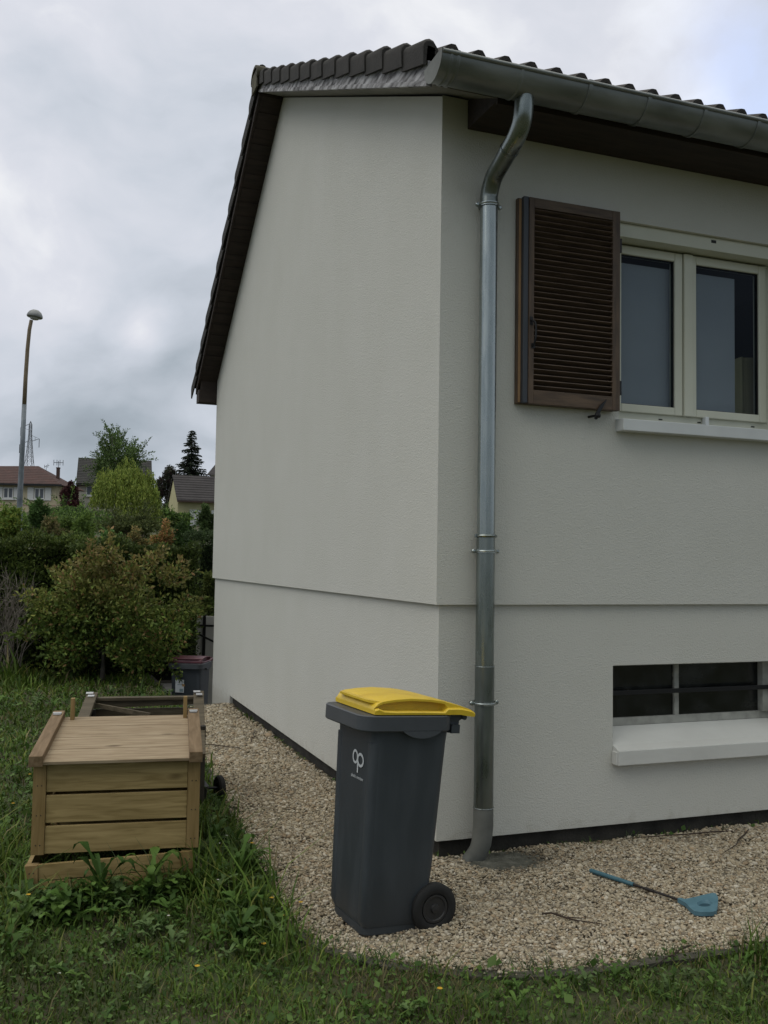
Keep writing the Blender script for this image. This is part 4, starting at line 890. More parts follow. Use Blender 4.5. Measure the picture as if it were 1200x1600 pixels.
def plant(name, clumps, n_, leaf, cols, label, cat, seed, group=None, weights=None, trunk=None, branches=True, shell=.55, droop=0.25, toptint=None, up=0.2, stemmat=None, aspect=0.45, shoots=0, slen=.3):
    rng = np.random.default_rng(seed)
    Pp, Dd, pick = clump_points(clumps, n_, rng, shell)
    if shoots:      # leafy twigs reaching out past the mass
        cen = np.mean(np.array(clumps)[:, :3], 0); EP = []; ED = []; EI = []
        for q in range(shoots):
            ci = int(rng.integers(len(clumps))); c = np.array(clumps[ci]); o_ = c[:3] - cen; o_ = o_ / (np.linalg.norm(o_) + 1e-6) + rand_dirs(1, rng)[0] * .6 + [0, 0, up]; o_ /= np.linalg.norm(o_)
            L_ = slen * rng.uniform(.5, 1.3); st_ = c[:3] + o_ * c[3:].mean() * .7; m_ = max(6, int(L_ / (leaf * .28)))
            for t in np.linspace(0, 1, m_): EP.append(st_ + o_ * L_ * t + rng.normal(0, leaf * .22, 3) - np.array([0, 0, .15 * L_ * t * t])); ED.append(o_); EI.append(ci)
        Pp = np.concatenate([Pp, EP]); Dd = np.concatenate([Dd, ED]); pick = np.concatenate([pick, EI]); n_ = len(Pp)
    base = np.array([np.mean([c[0] for c in clumps]), np.mean([c[1] for c in clumps]), 0.0]); base[2] = float(tz(np.array(base[0]), np.array(base[1])))
    root = empty(name, tuple(base), label, cat, group)
    A = Dd * 0.7 + rand_dirs(n_, rng) * 0.8 + np.array([0, 0, up]); A /= np.linalg.norm(A, axis=1)[:, None]; B = perp(A, rng)
    ln = rng.uniform(0.7, 1.3, n_) * leaf; cc = palette(n_, cols, rng, 0.25, weights)
    cv = rng.uniform(0.75, 1.25, len(clumps)); cc = cc * cv[pick][:, None]
    if toptint is not None:
        col_, z0_, z1_, amt = toptint; t = np.clip((Pp[:, 2] - z0_) / (z1_ - z0_), 0, 1) * amt; t = t * (rng.random(n_) < .8)
        cc = cc * (1 - t[:, None]) + np.array(col_) * rng.uniform(.7, 1.3, (n_, 1)) * t[:, None]
    V, Fc, Cc = leaf_mesh(Pp, A, B, ln, ln * aspect, cc, droop)
    npmesh('foliage' if not trunk else 'crown', V, Fc, M['leaf'], root, col=Cc)
    tb = MB(); tr = trunk or (0.03, None)
    rad = tr[0]; cz = [c for c in clumps]; ctr = np.mean(np.array(cz)[:, :3], 0); top = ctr.copy()
    fork = base + (top - base) * 0.45
    tb.tube([base - [0, 0, .1], base + (fork - base) * .5 + rng.normal(0, rad, 3) * [1, 1, 0], fork], [rad * 1.3, rad, rad * .8], 8)
    if branches:
        for c in clumps[:26]:
            c3 = np.array(c[:3], float); mid = fork + (c3 - fork) * .5 + rng.normal(0, .05, 3) * np.linalg.norm(c3 - fork)
            tb.tube([fork, mid, c3], [rad * .55, rad * .35, rad * .12], 5)
            for q in range(3):
                e = c3 + rand_dirs(1, rng)[0] * np.array(c[3:]) * .9; tb.tube([c3, e], [rad * .12, rad * .04], 4)
    tb.build('stem' if not trunk else 'trunk', stemmat or M['bark'], root, fix=False, smooth='all')
    return root
def blob_clumps(D, px, pytop, pybot, halfw, n_, rng, depth=None, rmin=.28, rmax=.5, taper=0.35):
    """clumps filling an ellipse; measured width and height at distance D turned into metres"""
    out = []; hh = (pybot - pytop) / 2; s = D / FPX
    for k in range(n_):
        for _ in range(50):
            u, v, w_ = rng.uniform(-1, 1, 3)
            if u * u + v * v + w_ * w_ < 1: break
        r = rng.uniform(rmin, rmax); u *= (1 - r); v *= (1 - r)
        wfac = 1 - taper * max(0, -v * -1) if v > 0 else 1
        p = at(D + w_ * (depth or halfw * s) * .7, px + u * halfw * wfac, (pytop + pybot) / 2 - v * hh)
        out.append((p[0], p[1], p[2], r * halfw * s, r * (depth or halfw * s), r * hh * s))
    return out
Q = np.random.default_rng(21)
# the large shrub in front of the hedge
cl = blob_clumps(12.9, 168, 868, 1060, 150, 62, Q, depth=1.0, rmin=.11, rmax=.27)
for q in ((80, 960, .3), (60, 935, .18), (270, 900, .22), (235, 880, .22), (290, 950, .25), (140, 880, .25), (215, 1020, .3), (110, 1010, .3), (170, 865, .2), (45, 990, .16), (255, 1030, .22)):
    p = at(12.7, q[0], q[1]); cl.append((p[0], p[1], p[2], q[2], q[2], q[2] * .8))
plant('flowering_shrub', cl, 20000, 0.060, [(0.12, 0.185, 0.04), (0.20, 0.27, 0.06), (0.08, 0.125, 0.03), (0.28, 0.30, 0.075), (0.28, 0.18, 0.08)], 'broad leafy shrub with orange-brown young leaves in front of the dark hedge', 'shrub', 5,
      weights=[4, 3, 3, 1.2, .8], toptint=((0.30, 0.185, 0.085), 0.7, 1.6, .5), shell=.25, trunk=None, aspect=.55, shoots=210, slen=.22)
# hedges
def hedge(name, D0_, px0_, D1_, px1_, ytop, thick, n_, cols, label, seed, zbot=None, leaf=.05, h=None):
    rng = np.random.default_rng(seed)
    a_ = at(D0_, px0_, ytop); b__ = at(D1_, px1_, ytop); d_ = b__ - a_; Ln = np.linalg.norm(d_[:2]); d2 = np.array([d_[0], d_[1], 0]) / Ln; nn = np.array([-d2[1], d2[0], 0])
    ztop = lambda t: a_[2] + (b__[2] - a_[2]) * t
    root = empty(name, (a_[0], a_[1], float(tz(a_[0], a_[1]))), label, 'hedge')
    t = rng.random(n_); face = rng.random(n_); u = rng.uniform(-1, 1, n_)
    zb = np.array([float(tz(*(a_[:2] + d_[:2] * q))) for q in np.linspace(0, 1, 20)]); zbt = np.interp(t, np.linspace(0, 1, 20), zb) if zbot is None else np.full(n_, zbot)
    hz = ztop(t) - zbt
    v = rng.random(n_) ** 0.8
    onfront = face < .66
    off = np.where(onfront, -thick / 2 * np.sign(rng.random(n_) - .12), u * thick / 2); z = np.where(onfront, zbt + hz * v, ztop(t))
    # rounded shoulders and unevenness
    bump = 0.06 * np.sin(t * Ln * 4.1) + 0.05 * np.sin(t * Ln * 9.7 + 2) + .04 * np.sin(z * 7 + t * Ln * 3)
    off = off + np.sign(off) * bump; z = z + np.where(onfront, 0, bump * 1.0) - np.where(onfront, 0, 0.06 * (np.abs(u)) ** 4)
    Pp = a_[None] * [1, 1, 0] + d2[None] * (t * Ln)[:, None] + nn[None] * off[:, None] + np.array([0, 0, 1])[None] * z[:, None] + rng.normal(0, .035, (n_, 3))
    A = rand_dirs(n_, rng) * .7 + np.where(onfront[:, None], nn[None] * np.sign(off)[:, None] * .5, 0) + [0, 0, .45]; A /= np.linalg.norm(A, axis=1)[:, None]
    ln = rng.uniform(.6, 1.3, n_) * leaf
    patch = 1 + .25 * np.sin(t * Ln * 2.3 + 1) * np.cos(z * 3)
    V, Fc, Cc = leaf_mesh(Pp, A, perp(A, rng), ln, ln * .4, palette(n_, cols, rng, .3) * patch[:, None], .2)
    npmesh('foliage', V, Fc, M['leaf'], root, col=Cc)
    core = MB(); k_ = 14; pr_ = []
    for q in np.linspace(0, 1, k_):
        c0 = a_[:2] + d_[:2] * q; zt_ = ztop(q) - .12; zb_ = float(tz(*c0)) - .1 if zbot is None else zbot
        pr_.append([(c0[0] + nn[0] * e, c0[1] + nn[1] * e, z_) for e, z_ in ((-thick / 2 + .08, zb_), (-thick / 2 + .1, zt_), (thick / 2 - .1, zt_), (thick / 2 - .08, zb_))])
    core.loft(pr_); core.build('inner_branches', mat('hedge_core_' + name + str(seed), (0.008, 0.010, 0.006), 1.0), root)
    return root
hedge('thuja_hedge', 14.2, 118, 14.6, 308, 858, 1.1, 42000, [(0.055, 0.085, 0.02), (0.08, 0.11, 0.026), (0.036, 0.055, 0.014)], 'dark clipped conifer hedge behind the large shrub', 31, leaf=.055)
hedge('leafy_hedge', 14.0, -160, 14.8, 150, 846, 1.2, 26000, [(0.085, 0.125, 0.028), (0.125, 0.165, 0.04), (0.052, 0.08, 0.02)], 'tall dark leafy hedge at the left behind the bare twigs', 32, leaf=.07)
hedge('clipped_hedge', 18.5, 296, 18.8, 352, 842, 0.9, 9000, [(0.03, 0.05, 0.018), (0.04, 0.065, 0.022)], 'flat-topped clipped hedge next to the far house corner', 33, leaf=.06, zbot=-.2)

def shrub(D, px, yt, yb, hw, n_, nleaf, leaf, cols, label, seed, name='shrub', cat='shrub', **kw):
    rng = np.random.default_rng(seed)
    return plant(name, blob_clumps(D, px, yt, yb, hw, n_, rng, rmin=.18, rmax=.36, taper=0.1), nleaf, leaf, [tuple(v * f for v, f in zip(c, (BR, BR, BR * .85))) for c in cols], label, cat, seed, shoots=60, slen=hw * D / FPX * .45, **kw)
SG = 'garden shrubs beyond the hedge'
BR = 2.3
shrub(19, 12, 786, 870, 30, 10, 5200, .075, [(0.07, 0.10, 0.025), (0.05, 0.08, 0.02), (0.10, 0.115, 0.03)], 'yellow-green shrub at the left edge, left of the street lamp', 41, group=SG)
shrub(24, 62, 774, 840, 17, 8, 2600, .085, [(0.03, 0.055, 0.02), (0.05, 0.085, 0.03)], 'dark upright shrub right of the street lamp, below the red-roofed house', 42, group=SG)
shrub(18.5, 78, 808, 880, 30, 10, 5200, .06, [(0.06, 0.055, 0.03), (0.085, 0.07, 0.035), (0.05, 0.06, 0.022)], 'brownish twiggy shrub between the street lamp and the willow', 43, group=SG)
shrub(21, 122, 796, 880, 36, 12, 6000, .07, [(0.055, 0.085, 0.025), (0.08, 0.115, 0.03), (0.04, 0.065, 0.02)], 'rounded mid-green shrub below the copper-leaved bush', 44, group=SG)
shrub(17.5, 168, 824, 884, 26, 9, 4600, .05, [(0.045, 0.085, 0.03), (0.055, 0.10, 0.035)], 'fresh green conifer shrub right above the dark hedge, under the willow', 45, group=SG)
shrub(19, 205, 822, 880, 26, 8, 2600, .06, [(0.09, 0.075, 0.04), (0.13, 0.10, 0.045), (0.05, 0.06, 0.025)], 'sparse ochre shrub under the willow trunk', 46, group=SG)
shrub(20, 250, 806, 876, 24, 9, 3800, .06, [(0.14, 0.10, 0.04), (0.17, 0.085, 0.045), (0.07, 0.08, 0.03)], 'orange and yellow leaved shrub below the yellow house', 47, group=SG)
shrub(22, 287, 818, 876, 26, 9, 4600, .06, [(0.022, 0.04, 0.014), (0.03, 0.055, 0.018)], 'dark rounded evergreen shrub below the yellow house', 48, group=SG)
shrub(26, 321, 788, 850, 17, 7, 2600, .08, [(0.028, 0.045, 0.018), (0.04, 0.06, 0.024)], 'small dark shrub standing before the shutters of the yellow house', 49, group=SG)
shrub(16, 325, 890, 1000, 22, 8, 3600, .06, [(0.03, 0.045, 0.014), (0.05, 0.06, 0.02)], 'olive shrub squeezed between the hedge and the house corner', 50, group=SG, toptint=((0.07, 0.07, 0.02), .8, 1.6, .3))
shrub(50, 120, 792, 830, 90, 16, 6000, .16, DARK + GREEN, 'wide dark green belt of bushes between the red-roofed house and the willow', 53, group=SG)
shrub(55, 268, 796, 830, 40, 9, 3500, .16, DARK + GREEN, 'dark bushes at the foot of the yellow house gable', 54, group=SG)
shrub(34, 30, 798, 850, 60, 12, 5000, .11, GREEN, 'long green bank of bushes before the red-roofed house', 51, group=SG)
shrub(40, 215, 806, 850, 70, 14, 5500, .12, [(0.04, 0.05, 0.02), (0.06, 0.07, 0.028), (0.03, 0.04, 0.016)], 'low olive bank of bushes at the foot of the willow', 52, group=SG)
# trees
def tree(D, px, yt, yb, hw, nc, nleaf, leaf, cols, label, seed, trunk, kind='tree', **kw):
    rng = np.random.default_rng(seed)
    cols = [tuple(v * 1.6 for v in c) for c in cols]
    return plant(kind, blob_clumps(D, px, yt, yb, hw, nc, rng, rmin=.13, rmax=.30), nleaf, leaf, cols, label, 'tree', seed, trunk=(trunk, None), **kw)
tree(62, 188, 652, 800, 46, 52, 13500, .15, [(0.055, 0.09, 0.026), (0.08, 0.12, 0.036), (0.04, 0.065, 0.022)], 'tall airy light-leaved tree rising behind the willow', 61, .12, kind='birch_tree', shell=.2, stemmat=M['whitebark'], shoots=170, slen=1.0)
tree(88, 262, 722, 835, 24, 26, 9000, .2, [(0.022, 0.026, 0.018), (0.03, 0.035, 0.02), (0.035, 0.022, 0.022)], 'very dark broad tree between the willow and the yellow house', 62, .15, kind='dark_tree')
tree(74, 110, 750, 830, 20, 22, 8000, .15, [(0.045, 0.016, 0.018), (0.06, 0.022, 0.022), (0.03, 0.012, 0.014)], 'copper-purple leaved tree beside the red-roofed house', 63, .08, kind='copper_tree')
def willow():
    rng = np.random.default_rng(64); D = 44; s = D / FPX
    ctr = at(D, 197, 835); base = np.array([ctr[0], ctr[1], float(tz(ctr[0], ctr[1]))])
    root = empty('willow_tree', tuple(base), 'bright yellow-green weeping willow with a dome of hanging branches', 'tree')
    Ps = []; Cs = []
    topn = [rng.uniform(-1, 1, 3) for _ in range(30)]
    for k in range(620):
        u, w_ = rng.uniform(-1, 1, 2); rr = math.hypot(u, w_)
        if rr > 1: continue
        topy = 724 + 34 * rr ** 2.2 + rng.uniform(-4, 10); botz = topy + (100 - 40 * (1 - rr)) * rng.uniform(.15, .95)
        botz = min(botz, 822 - 6 * rng.random() - (26 if u < -.5 else 0))
        nb_ = min(topn, key=lambda q: (q[0] - u) ** 2 + (q[1] - w_) ** 2); topy += nb_[2] * 13; botz += nb_[2] * 9
        if u > .2: topy += (u - .2) * 10; botz += (u - .2) * 12
        botz = min(botz, 826 - (36 if u < -.35 else 0))
        m = int(rng.integers(14, 30)); tt = np.linspace(0, 1, m)
        x = 197 + 52 * u * (1 + .10 * tt); sway = rng.normal(0, 1.2) * tt
        for q in range(m):
            Ps.append(at(D + w_ * 1.6, x[q] + sway[q] + rng.normal(0, .9), topy + (botz - topy) * tt[q]))
            Cs.append(k)
    Ps = np.array(Ps); n_ = len(Ps); Ps = np.repeat(Ps, 2, 0) + rng.normal(0, .04, (n_ * 2, 3)); n_ *= 2
    A = rand_dirs(n_, rng) * .45 + [0, 0, -1.]; A /= np.linalg.norm(A, axis=1)[:, None]; ln = rng.uniform(.7, 1.3, n_) * .13
    cc = palette(n_, [(0.22, 0.285, 0.055), (0.30, 0.35, 0.075), (0.15, 0.21, 0.04)], rng, .2) * np.repeat(np.random.default_rng(1).uniform(.7, 1.2, 620)[Cs], 2)[:, None]
    V, Fc, Cc = leaf_mesh(Ps, A, perp(A, rng), ln, ln * .34, cc, .1); npmesh('crown', V, Fc, M['leaf'], root, col=Cc)
    tb = MB()
    for j, (x, y) in enumerate(((165, 775), (178, 760), (192, 745), (206, 750), (222, 765), (232, 780), (185, 790), (210, 780))):
        e = at(D + rng.uniform(-1, 1), x, y); m_ = base + (e - base) * .5 + np.array([rng.normal(0, .15), 0, .1]); tb.tube([base - [0, 0, .2], base + [0, 0, .4], m_, e], [.14, .10, .06, .02], 6)
    tb.build('trunk', M['whitebark'], root, fix=False, smooth='all')
willow()
def spruce():
    rng = np.random.default_rng(65); D = 105; s = D / FPX; topz = at(D, 294, 670); bz = at(D, 297, 800)
    base = np.array([bz[0], bz[1], float(tz(bz[0], bz[1]))]); H = topz[2] - base[2]
    root = empty('spruce_tree', tuple(base), 'dark pointed spruce standing behind the yellow house', 'tree')
    Ps = []; As = []; tb = MB(); tb.tube([base, base + [0, 0, H * .97]], [.25, .03], 8)
    nt_ = 34
    for k in range(nt_):
        f = (k + .5) / nt_; z = base[2] + H * (0.06 + .94 * f); R = 2.6 * (1 - f) ** .85 * rng.uniform(.85, 1.1) + .08
        nb_ = int(6 + 9 * (1 - f))
        for j in range(nb_):
            a_ = rng.uniform(0, 2 * math.pi); r_ = R * rng.uniform(.65, 1.12)
            tb.tube([(base[0], base[1], z), (base[0] + math.cos(a_) * r_ * .6, base[1] + math.sin(a_) * r_ * .6, z - r_ * .22), (base[0] + math.cos(a_) * r_, base[1] + math.sin(a_) * r_, z - r_ * .12)], [.03, .02, .008], 4)
            for t in np.linspace(.15, 1, max(3, int(r_ * 9))):
                for q in range(4):
                    Ps.append((base[0] + math.cos(a_) * r_ * t + rng.normal(0, .05), base[1] + math.sin(a_) * r_ * t + rng.normal(0, .05), z - r_ * .28 * t * (1.2 - .6 * t) - rng.uniform(0, .12)))
                    As.append((math.cos(a_ + rng.normal(0, .8)), math.sin(a_ + rng.normal(0, .8)), -0.5))
    Ps = np.array(Ps); A = np.array(As); A /= np.linalg.norm(A, axis=1)[:, None]; n_ = len(Ps); ln = rng.uniform(.7, 1.3, n_) * .30
    V, Fc, Cc = leaf_mesh(Ps, A, perp(A, rng), ln, ln * .35, palette(n_, [(0.018, 0.028, 0.018), (0.026, 0.038, 0.022)], rng, .3), .2)
    npmesh('crown', V, Fc, M['leaf'], root, col=Cc); tb.build('trunk', M['bark'], root, fix=False)
spruce()
# bare twiggy shrub at the left
bs = empty('bare_shrub', tuple(at(13.0, -5, 1040)), 'leafless shrub of pale arching twigs at the left edge of the lawn', 'shrub')
b_ = MB(); rng = np.random.default_rng(66)
for k in range(52):
    p0 = at(13.1 + rng.uniform(-.4, .4), rng.uniform(-60, 30), 1030); p0[2] = GZ
    a_ = rng.uniform(-.5, .9); hgt = rng.uniform(.9, 1.75); side = R_ * a_ + np.array([0, rng.uniform(-.25, .25), 0])
    pts = [p0 + side * (t ** 1.6) * .75 + np.array([0, 0, hgt * (t - .25 * t * t * abs(a_))]) + rng.normal(0, .018, 3) for t in np.linspace(0, 1, 7)]
    b_.tube(pts, [.011, .009, .008, .0065, .005, .0035, .0015], 5, cap=False)
    for q in (3, 4, 5):
        for w_ in range(2):
            e = pts[q] + rand_dirs(1, rng)[0] * .2 + np.array([0, 0, .16]); b_.tube([pts[q], (pts[q] + e) / 2 + rng.normal(0, .02, 3), e], [.004, .003, .001], 4, cap=False)
b_.build('branches', M['twig'], bs, fix=False, smooth='all')

# ------------------------------------------------------------------ grass and weeds
def grass():
    rng = np.random.default_rng(9)
    def scatter(n0, x0, x1, y0, y1, dens):
        X = rng.uniform(x0, x1, n0); Y = rng.uniform(y0, y1, n0); D = depth_of(X, Y)
        jx, jy = rng.normal(0, .028, n0), rng.normal(0, .028, n0)
        ins = inpoly(X + jx + .02 * np.sin(Y * 11), Y + jy + .025 * np.sin(X * 9), POLY) | (((X > 0) & (Y > 0) & (X < XR)) & (Y < 8)) | ((X > -.60) & (Y > 5.9))
        k = (~ins) & (rng.random(n0) < dens(X, Y, D)); return X[k], Y[k], D[k]
    X, Y, D = scatter(620000, -4.6, 3.6, -2.7, 9.6, lambda X, Y, D: np.clip((3.6 / np.maximum(D, 1)) ** 1.7, 0, 1) * np.where(D < 1.5, .2, 1) * .9)
    bare = np.exp(-(((X + 1.95) / .35) ** 2 + ((Y + 1.75) / .3) ** 2)) * .75 + .35 * np.clip(np.sin(X * 3.3 + 2) * np.sin(Y * 2.9 + 1), 0, 1) + .5 * np.exp(-(((X + 1.5) / .9) ** 2 + ((Y - 6.6) / .35) ** 2))
    kk = rng.random(len(X)) > bare; X, Y, D = X[kk], Y[kk], D[kk]
    n_ = len(X)
    tall = (np.exp(-(((X + 2.62) / .42) ** 2 + ((Y - .3) / 1.1) ** 2)) * 1.1 + np.exp(-(((X + 1.18) / .22) ** 2 + ((Y - .7) / 1.1) ** 2)) * 1.15 + .8 * np.exp(-(((X + 1.75) / .6) ** 2 + ((Y + .16) / .13) ** 2))
            + .9 * np.exp(-(((X + 1.2) / .2) ** 2 + ((Y + .6) / .5) ** 2)) + np.exp(-(((X + 2.55) / .5) ** 2 + ((Y - 8.6) / .7) ** 2)) * 1.6 + .45 * np.exp(-((Y + 1.75) / .12) ** 2) * (X > .7))
    H = rng.lognormal(math.log(.034), .46, n_) * (1 + .35 * np.sin(X * 9 + 3 * np.sin(Y * 4)) * np.sin(Y * 8)) * (1 + 2.6 * tall) * np.clip(D / 6, 1, 1.5)
    Wd = rng.uniform(.0022, .0042, n_) * np.clip(D / 3.6, 1, 3.4) * (1 + .35 * tall)
    a_ = rng.uniform(0, 2 * np.pi, n_); bend = rng.uniform(.15, 1.1, n_) * H; dirx, diry = np.cos(a_), np.sin(a_); wx, wy = -diry, dirx
    Z = tz(X, Y) - .005
    P0 = np.stack([X, Y, Z], -1)
    def ring_(t, wf):
        c = P0 + np.stack([dirx * bend * t ** 2, diry * bend * t ** 2, H * (t - .18 * t * t)], -1); o = np.stack([wx, wy, 0 * wx], -1) * (Wd * wf)[:, None]
        return c - o, c + o
    l0, r0 = ring_(0, .8); l1, r1 = ring_(.55, .8); tp, _ = ring_(1.0, 0.0)
    V = np.stack([l0, r0, r1, l1, tp], 1).reshape(-1, 3); i = (np.arange(n_) * 5)[:, None]
    Fc = np.concatenate([i + np.array([[0, 1, 2]]), i + np.array([[0, 2, 3]]), i + np.array([[3, 2, 4]])], 1).reshape(-1, 3)
    cols = palette(n_, [(0.080, 0.135, 0.022), (0.11, 0.17, 0.029), (0.052, 0.095, 0.017), (0.17, 0.19, 0.045), (0.19, 0.165, 0.08)], rng, .28, [4, 3.2, 3, 1.2, .8])
    dry = np.exp(-(((X + .75) / .45) ** 2 + ((Y + 1.45) / .16) ** 2)); pk = rng.random(n_) < dry * .75
    cols[pk] = np.array([0.15, 0.135, 0.06]) * rng.uniform(.6, 1.2, (pk.sum(), 1))
    patch = 1 + .28 * np.sin(X * 2.7 + 1) * np.sin(Y * 1.9 + .5) + .15 * np.sin(X * 7.1 + Y * 5.3)
    npmesh('lawn_grass', V, Fc, M['grass'], col=np.repeat(cols * patch[:, None], 5, 0), kind='stuff', label='short and tall green grass of the lawn round the gravel', cat='grass')
    # clover and small leaves
    X, Y, D = scatter(240000, -4.4, 3.4, -2.6, 7.0, lambda X, Y, D: np.clip((3.4 / np.maximum(D, 1)) ** 2, 0, 1) * np.where(D < 1.5, .2, 1) * .62)
    n_ = len(X); Pp = np.stack([X, Y, tz(X, Y) + rng.uniform(.004, .045, n_)], -1)
    A = rand_dirs(n_, rng); A[:, 2] = np.abs(A[:, 2]) * .45; A /= np.linalg.norm(A, axis=1)[:, None]; B = np.cross(A, np.array([0, 0, 1.])[None] + rand_dirs(n_, rng) * .35); B /= np.linalg.norm(B, axis=1)[:, None]
    ln = rng.lognormal(math.log(.016), .4, n_) * np.clip(D / 3.6, 1, 2)
    V, Fc, Cc = leaf_mesh(Pp, A, B, ln, ln * rng.uniform(.5, .95, n_), palette(n_, [(0.070, 0.13, 0.027), (0.05, 0.10, 0.022), (0.11, 0.18, 0.045)], rng, .25), .15)
    npmesh('clover', V, Fc, M['leaf'], col=Cc, kind='stuff', label='clover and small weed leaves mixed into the lawn', cat='clover')
grass()
def weeds():
    rng = np.random.default_rng(10); V = []; Fc = []; Cc = []; nv = 0
    spots = []
    def add(n_, cx, cy, sx, sy, l0, l1): 
        for _ in range(n_): spots.append((rng.normal(cx, sx), rng.normal(cy, sy), rng.uniform(l0, l1)))
    add(46, -1.75, -.22, .30, .10, .08, .2); add(24, -2.1, -.24, .15, .12, .08, .17); add(70, -1.19, .1, .10, .5, .09, .2); add(40, -1.2, .75, .10, .6, .08, .18); add(30, -1.22, -.55, .10, .22, .06, .13)
    add(50, -1.5, -.75, .45, .28, .05, .12); add(24, -.1, -1.74, .9, .06, .05, .1); add(40, 1.1, -1.85, .6, .12, .05, .12); add(40, -2.6, .2, .3, .5, .06, .14); add(30, -2.0, 3, .7, 1.5, .05, .1)
    add(60, -1.9, 6.8, .55, .35, .08, .16)
    spots += [(-1.86, -.19, .26), (-1.62, -.2, .25), (-1.2, -.25, .25), (-1.24, .3, .25)]
    for (x, y, ln) in spots:
        if inpoly(np.array([x]), np.array([y + .03]), POLY)[0]: continue
        if -2.13 < x < -1.38 and .0 < y < 2.0: continue
        z = float(tz(x, y)); nl = int(rng.integers(6, 12)); base_c = np.array([(0.07, 0.135, 0.026), (0.095, 0.165, 0.034), (0.05, 0.10, 0.022), (0.11, 0.17, 0.06)][rng.integers(4)])
        upf = rng.uniform(.5, 1.3) if ln < .25 else 1.7
        for k in range(nl):
            a_ = rng.uniform(0, 2 * math.pi); l_ = ln * rng.uniform(.6, 1.15); wmax = l_ * (rng.uniform(.06, .13) if ln < .24 else rng.uniform(.045, .08)); d_ = np.array([math.cos(a_), math.sin(a_), 0]); s = np.array([-d_[1], d_[0], 0])
            T = np.linspace(0, 1, 7); lobes = rng.random() < .7; el = upf * rng.uniform(.5, 1.3)
            z0 = z + rng.uniform(0, ln * .5)
            for t in T:
                w_ = wmax * math.sin(math.pi * min(t * .93 + .05, 1)) ** .7 * ((1.5 if int(round(t * 6)) % 2 else .5) if lobes else 1) if t < 1 else 0
                c = np.array([x, y, z0]) + d_ * l_ * t * (1 - .25 * t) * .8 + np.array([0, 0, l_ * el * (t - .75 * t * t)])
                V += [c - s * w_ + [0, 0, w_ * .35], c, c + s * w_ + [0, 0, w_ * .35]]
            for q in range(6):
                b0 = nv + q * 3; Fc += [(b0, b0 + 1, b0 + 4), (b0, b0 + 4, b0 + 3), (b0 + 1, b0 + 2, b0 + 5), (b0 + 1, b0 + 5, b0 + 4)]
            nv += 21; Cc += [base_c * rng.uniform(.7, 1.25)] * 21
    npmesh('weeds', np.array(V), np.array(Fc), M['leaf'], col=np.array(Cc), kind='stuff', label='broad-leaved dandelion and dock weeds crowding the composter and path edge', cat='weeds', smooth=True)
    # flower heads: a few yellow, a few white
    m = MB()
    fl = [(-2.2, -.28, .13, 0), (-1.30, -.22, .13, 0), (-1.12, -.6, .10, 0), (-1.12, -.8, .09, 0), (-1.05, .15, .14, 0), (-1.02, -.75, .12, 0), (-1.25, -1.0, .06, 0), (-.7, -1.62, .05, 0), (-1.32, .9, .2, 0), (-1.28, -.1, .22, 1), (-1.2, .1, .2, 1), (-1.33, -.35, .12, 1), (-2.08, -1.0, .04, 1), (-1.6, -.6, .07, 1), (-1.55, -1.1, .05, 0), (-2.3, 1.6, .09, 0), (-2.2, 2.6, .07, 0), (.95, -1.86, .06, 1)]
    for x, y, h, k in fl:
        z = float(tz(x, y)); m.tube([(x, y, z), (x + .01, y, z + h)], .0012, 5, mi=0)
        for q in range(9):
            a_ = q * 2 * math.pi / 9; r_ = .011 if k == 0 else .007
            m.add([(x + .01, y, z + h), (x + .01 + math.cos(a_ - .3) * r_, y + math.sin(a_ - .3) * r_, z + h + .003), (x + .01 + math.cos(a_ + .3) * r_, y + math.sin(a_ + .3) * r_, z + h + .003)], [(0, 1, 2)], 1 + k)
    m.build('wild_flowers', [mat('flower_stalk', (.05, .09, .03)), mat('yellow_petals', (.55, .33, .02), .8), mat('white_petals', (.5, .5, .45), .8)], kind='stuff', label='small yellow dandelion and white flower heads scattered in the grass', cat='wild flowers', fix=False)
    # long grass stalks leaning over the gravel
    s = MB()
    tf = [(EDGE[i][0] * (1 - t) + EDGE[i + 1][0] * t + .015, EDGE[i][1] * (1 - t) + EDGE[i + 1][1] * t + .01, 6, rng.uniform(.05, .11)) for i in range(2, 17) for t in rng.random(5)]
    for cx, cy, n_, hh in tuple(tf) + ((.92, -1.62, 16, .22), (1.05, -1.70, 14, .26), (-1.38, -.16, 14, .36), (-1.2, .5, 12, .34), (-.72, -1.35, 5, .14), (.2, -1.62, 5, .14), (.02, .02 - .08, 0, .1), (-1.62, -.2, 9, .34), (2.0, -.06, 6, .10), (.75, -.06, 10, .07), (1.3, -.05, 8, .08), (.95, -.05, 8, .08)):
        for _ in range(n_):
            x, y = cx + rng.normal(0, .07), cy + rng.normal(0, .05 if hh > .12 else .015); a_ = rng.uniform(0, 2 * math.pi); h = hh * rng.uniform(.5, 1.1)
            p = [(x + math.cos(a_) * h * .45 * t * t, min(y + math.sin(a_) * h * .45 * t * t, -.01 if x > 0 else 99), GZ + h * (t - .2 * t * t)) for t in (0, .35, .7, 1)]
            s.tube(p, [.0018, .0016, .0012, .0005], 4, cap=False)
    s.build('grass_stalks', mat('grass_stalk', (.055, .09, .03), .7), kind='stuff', label='long thin grass stalks leaning over the gravel and composter', cat='grass', fix=False, smooth='all')
weeds()
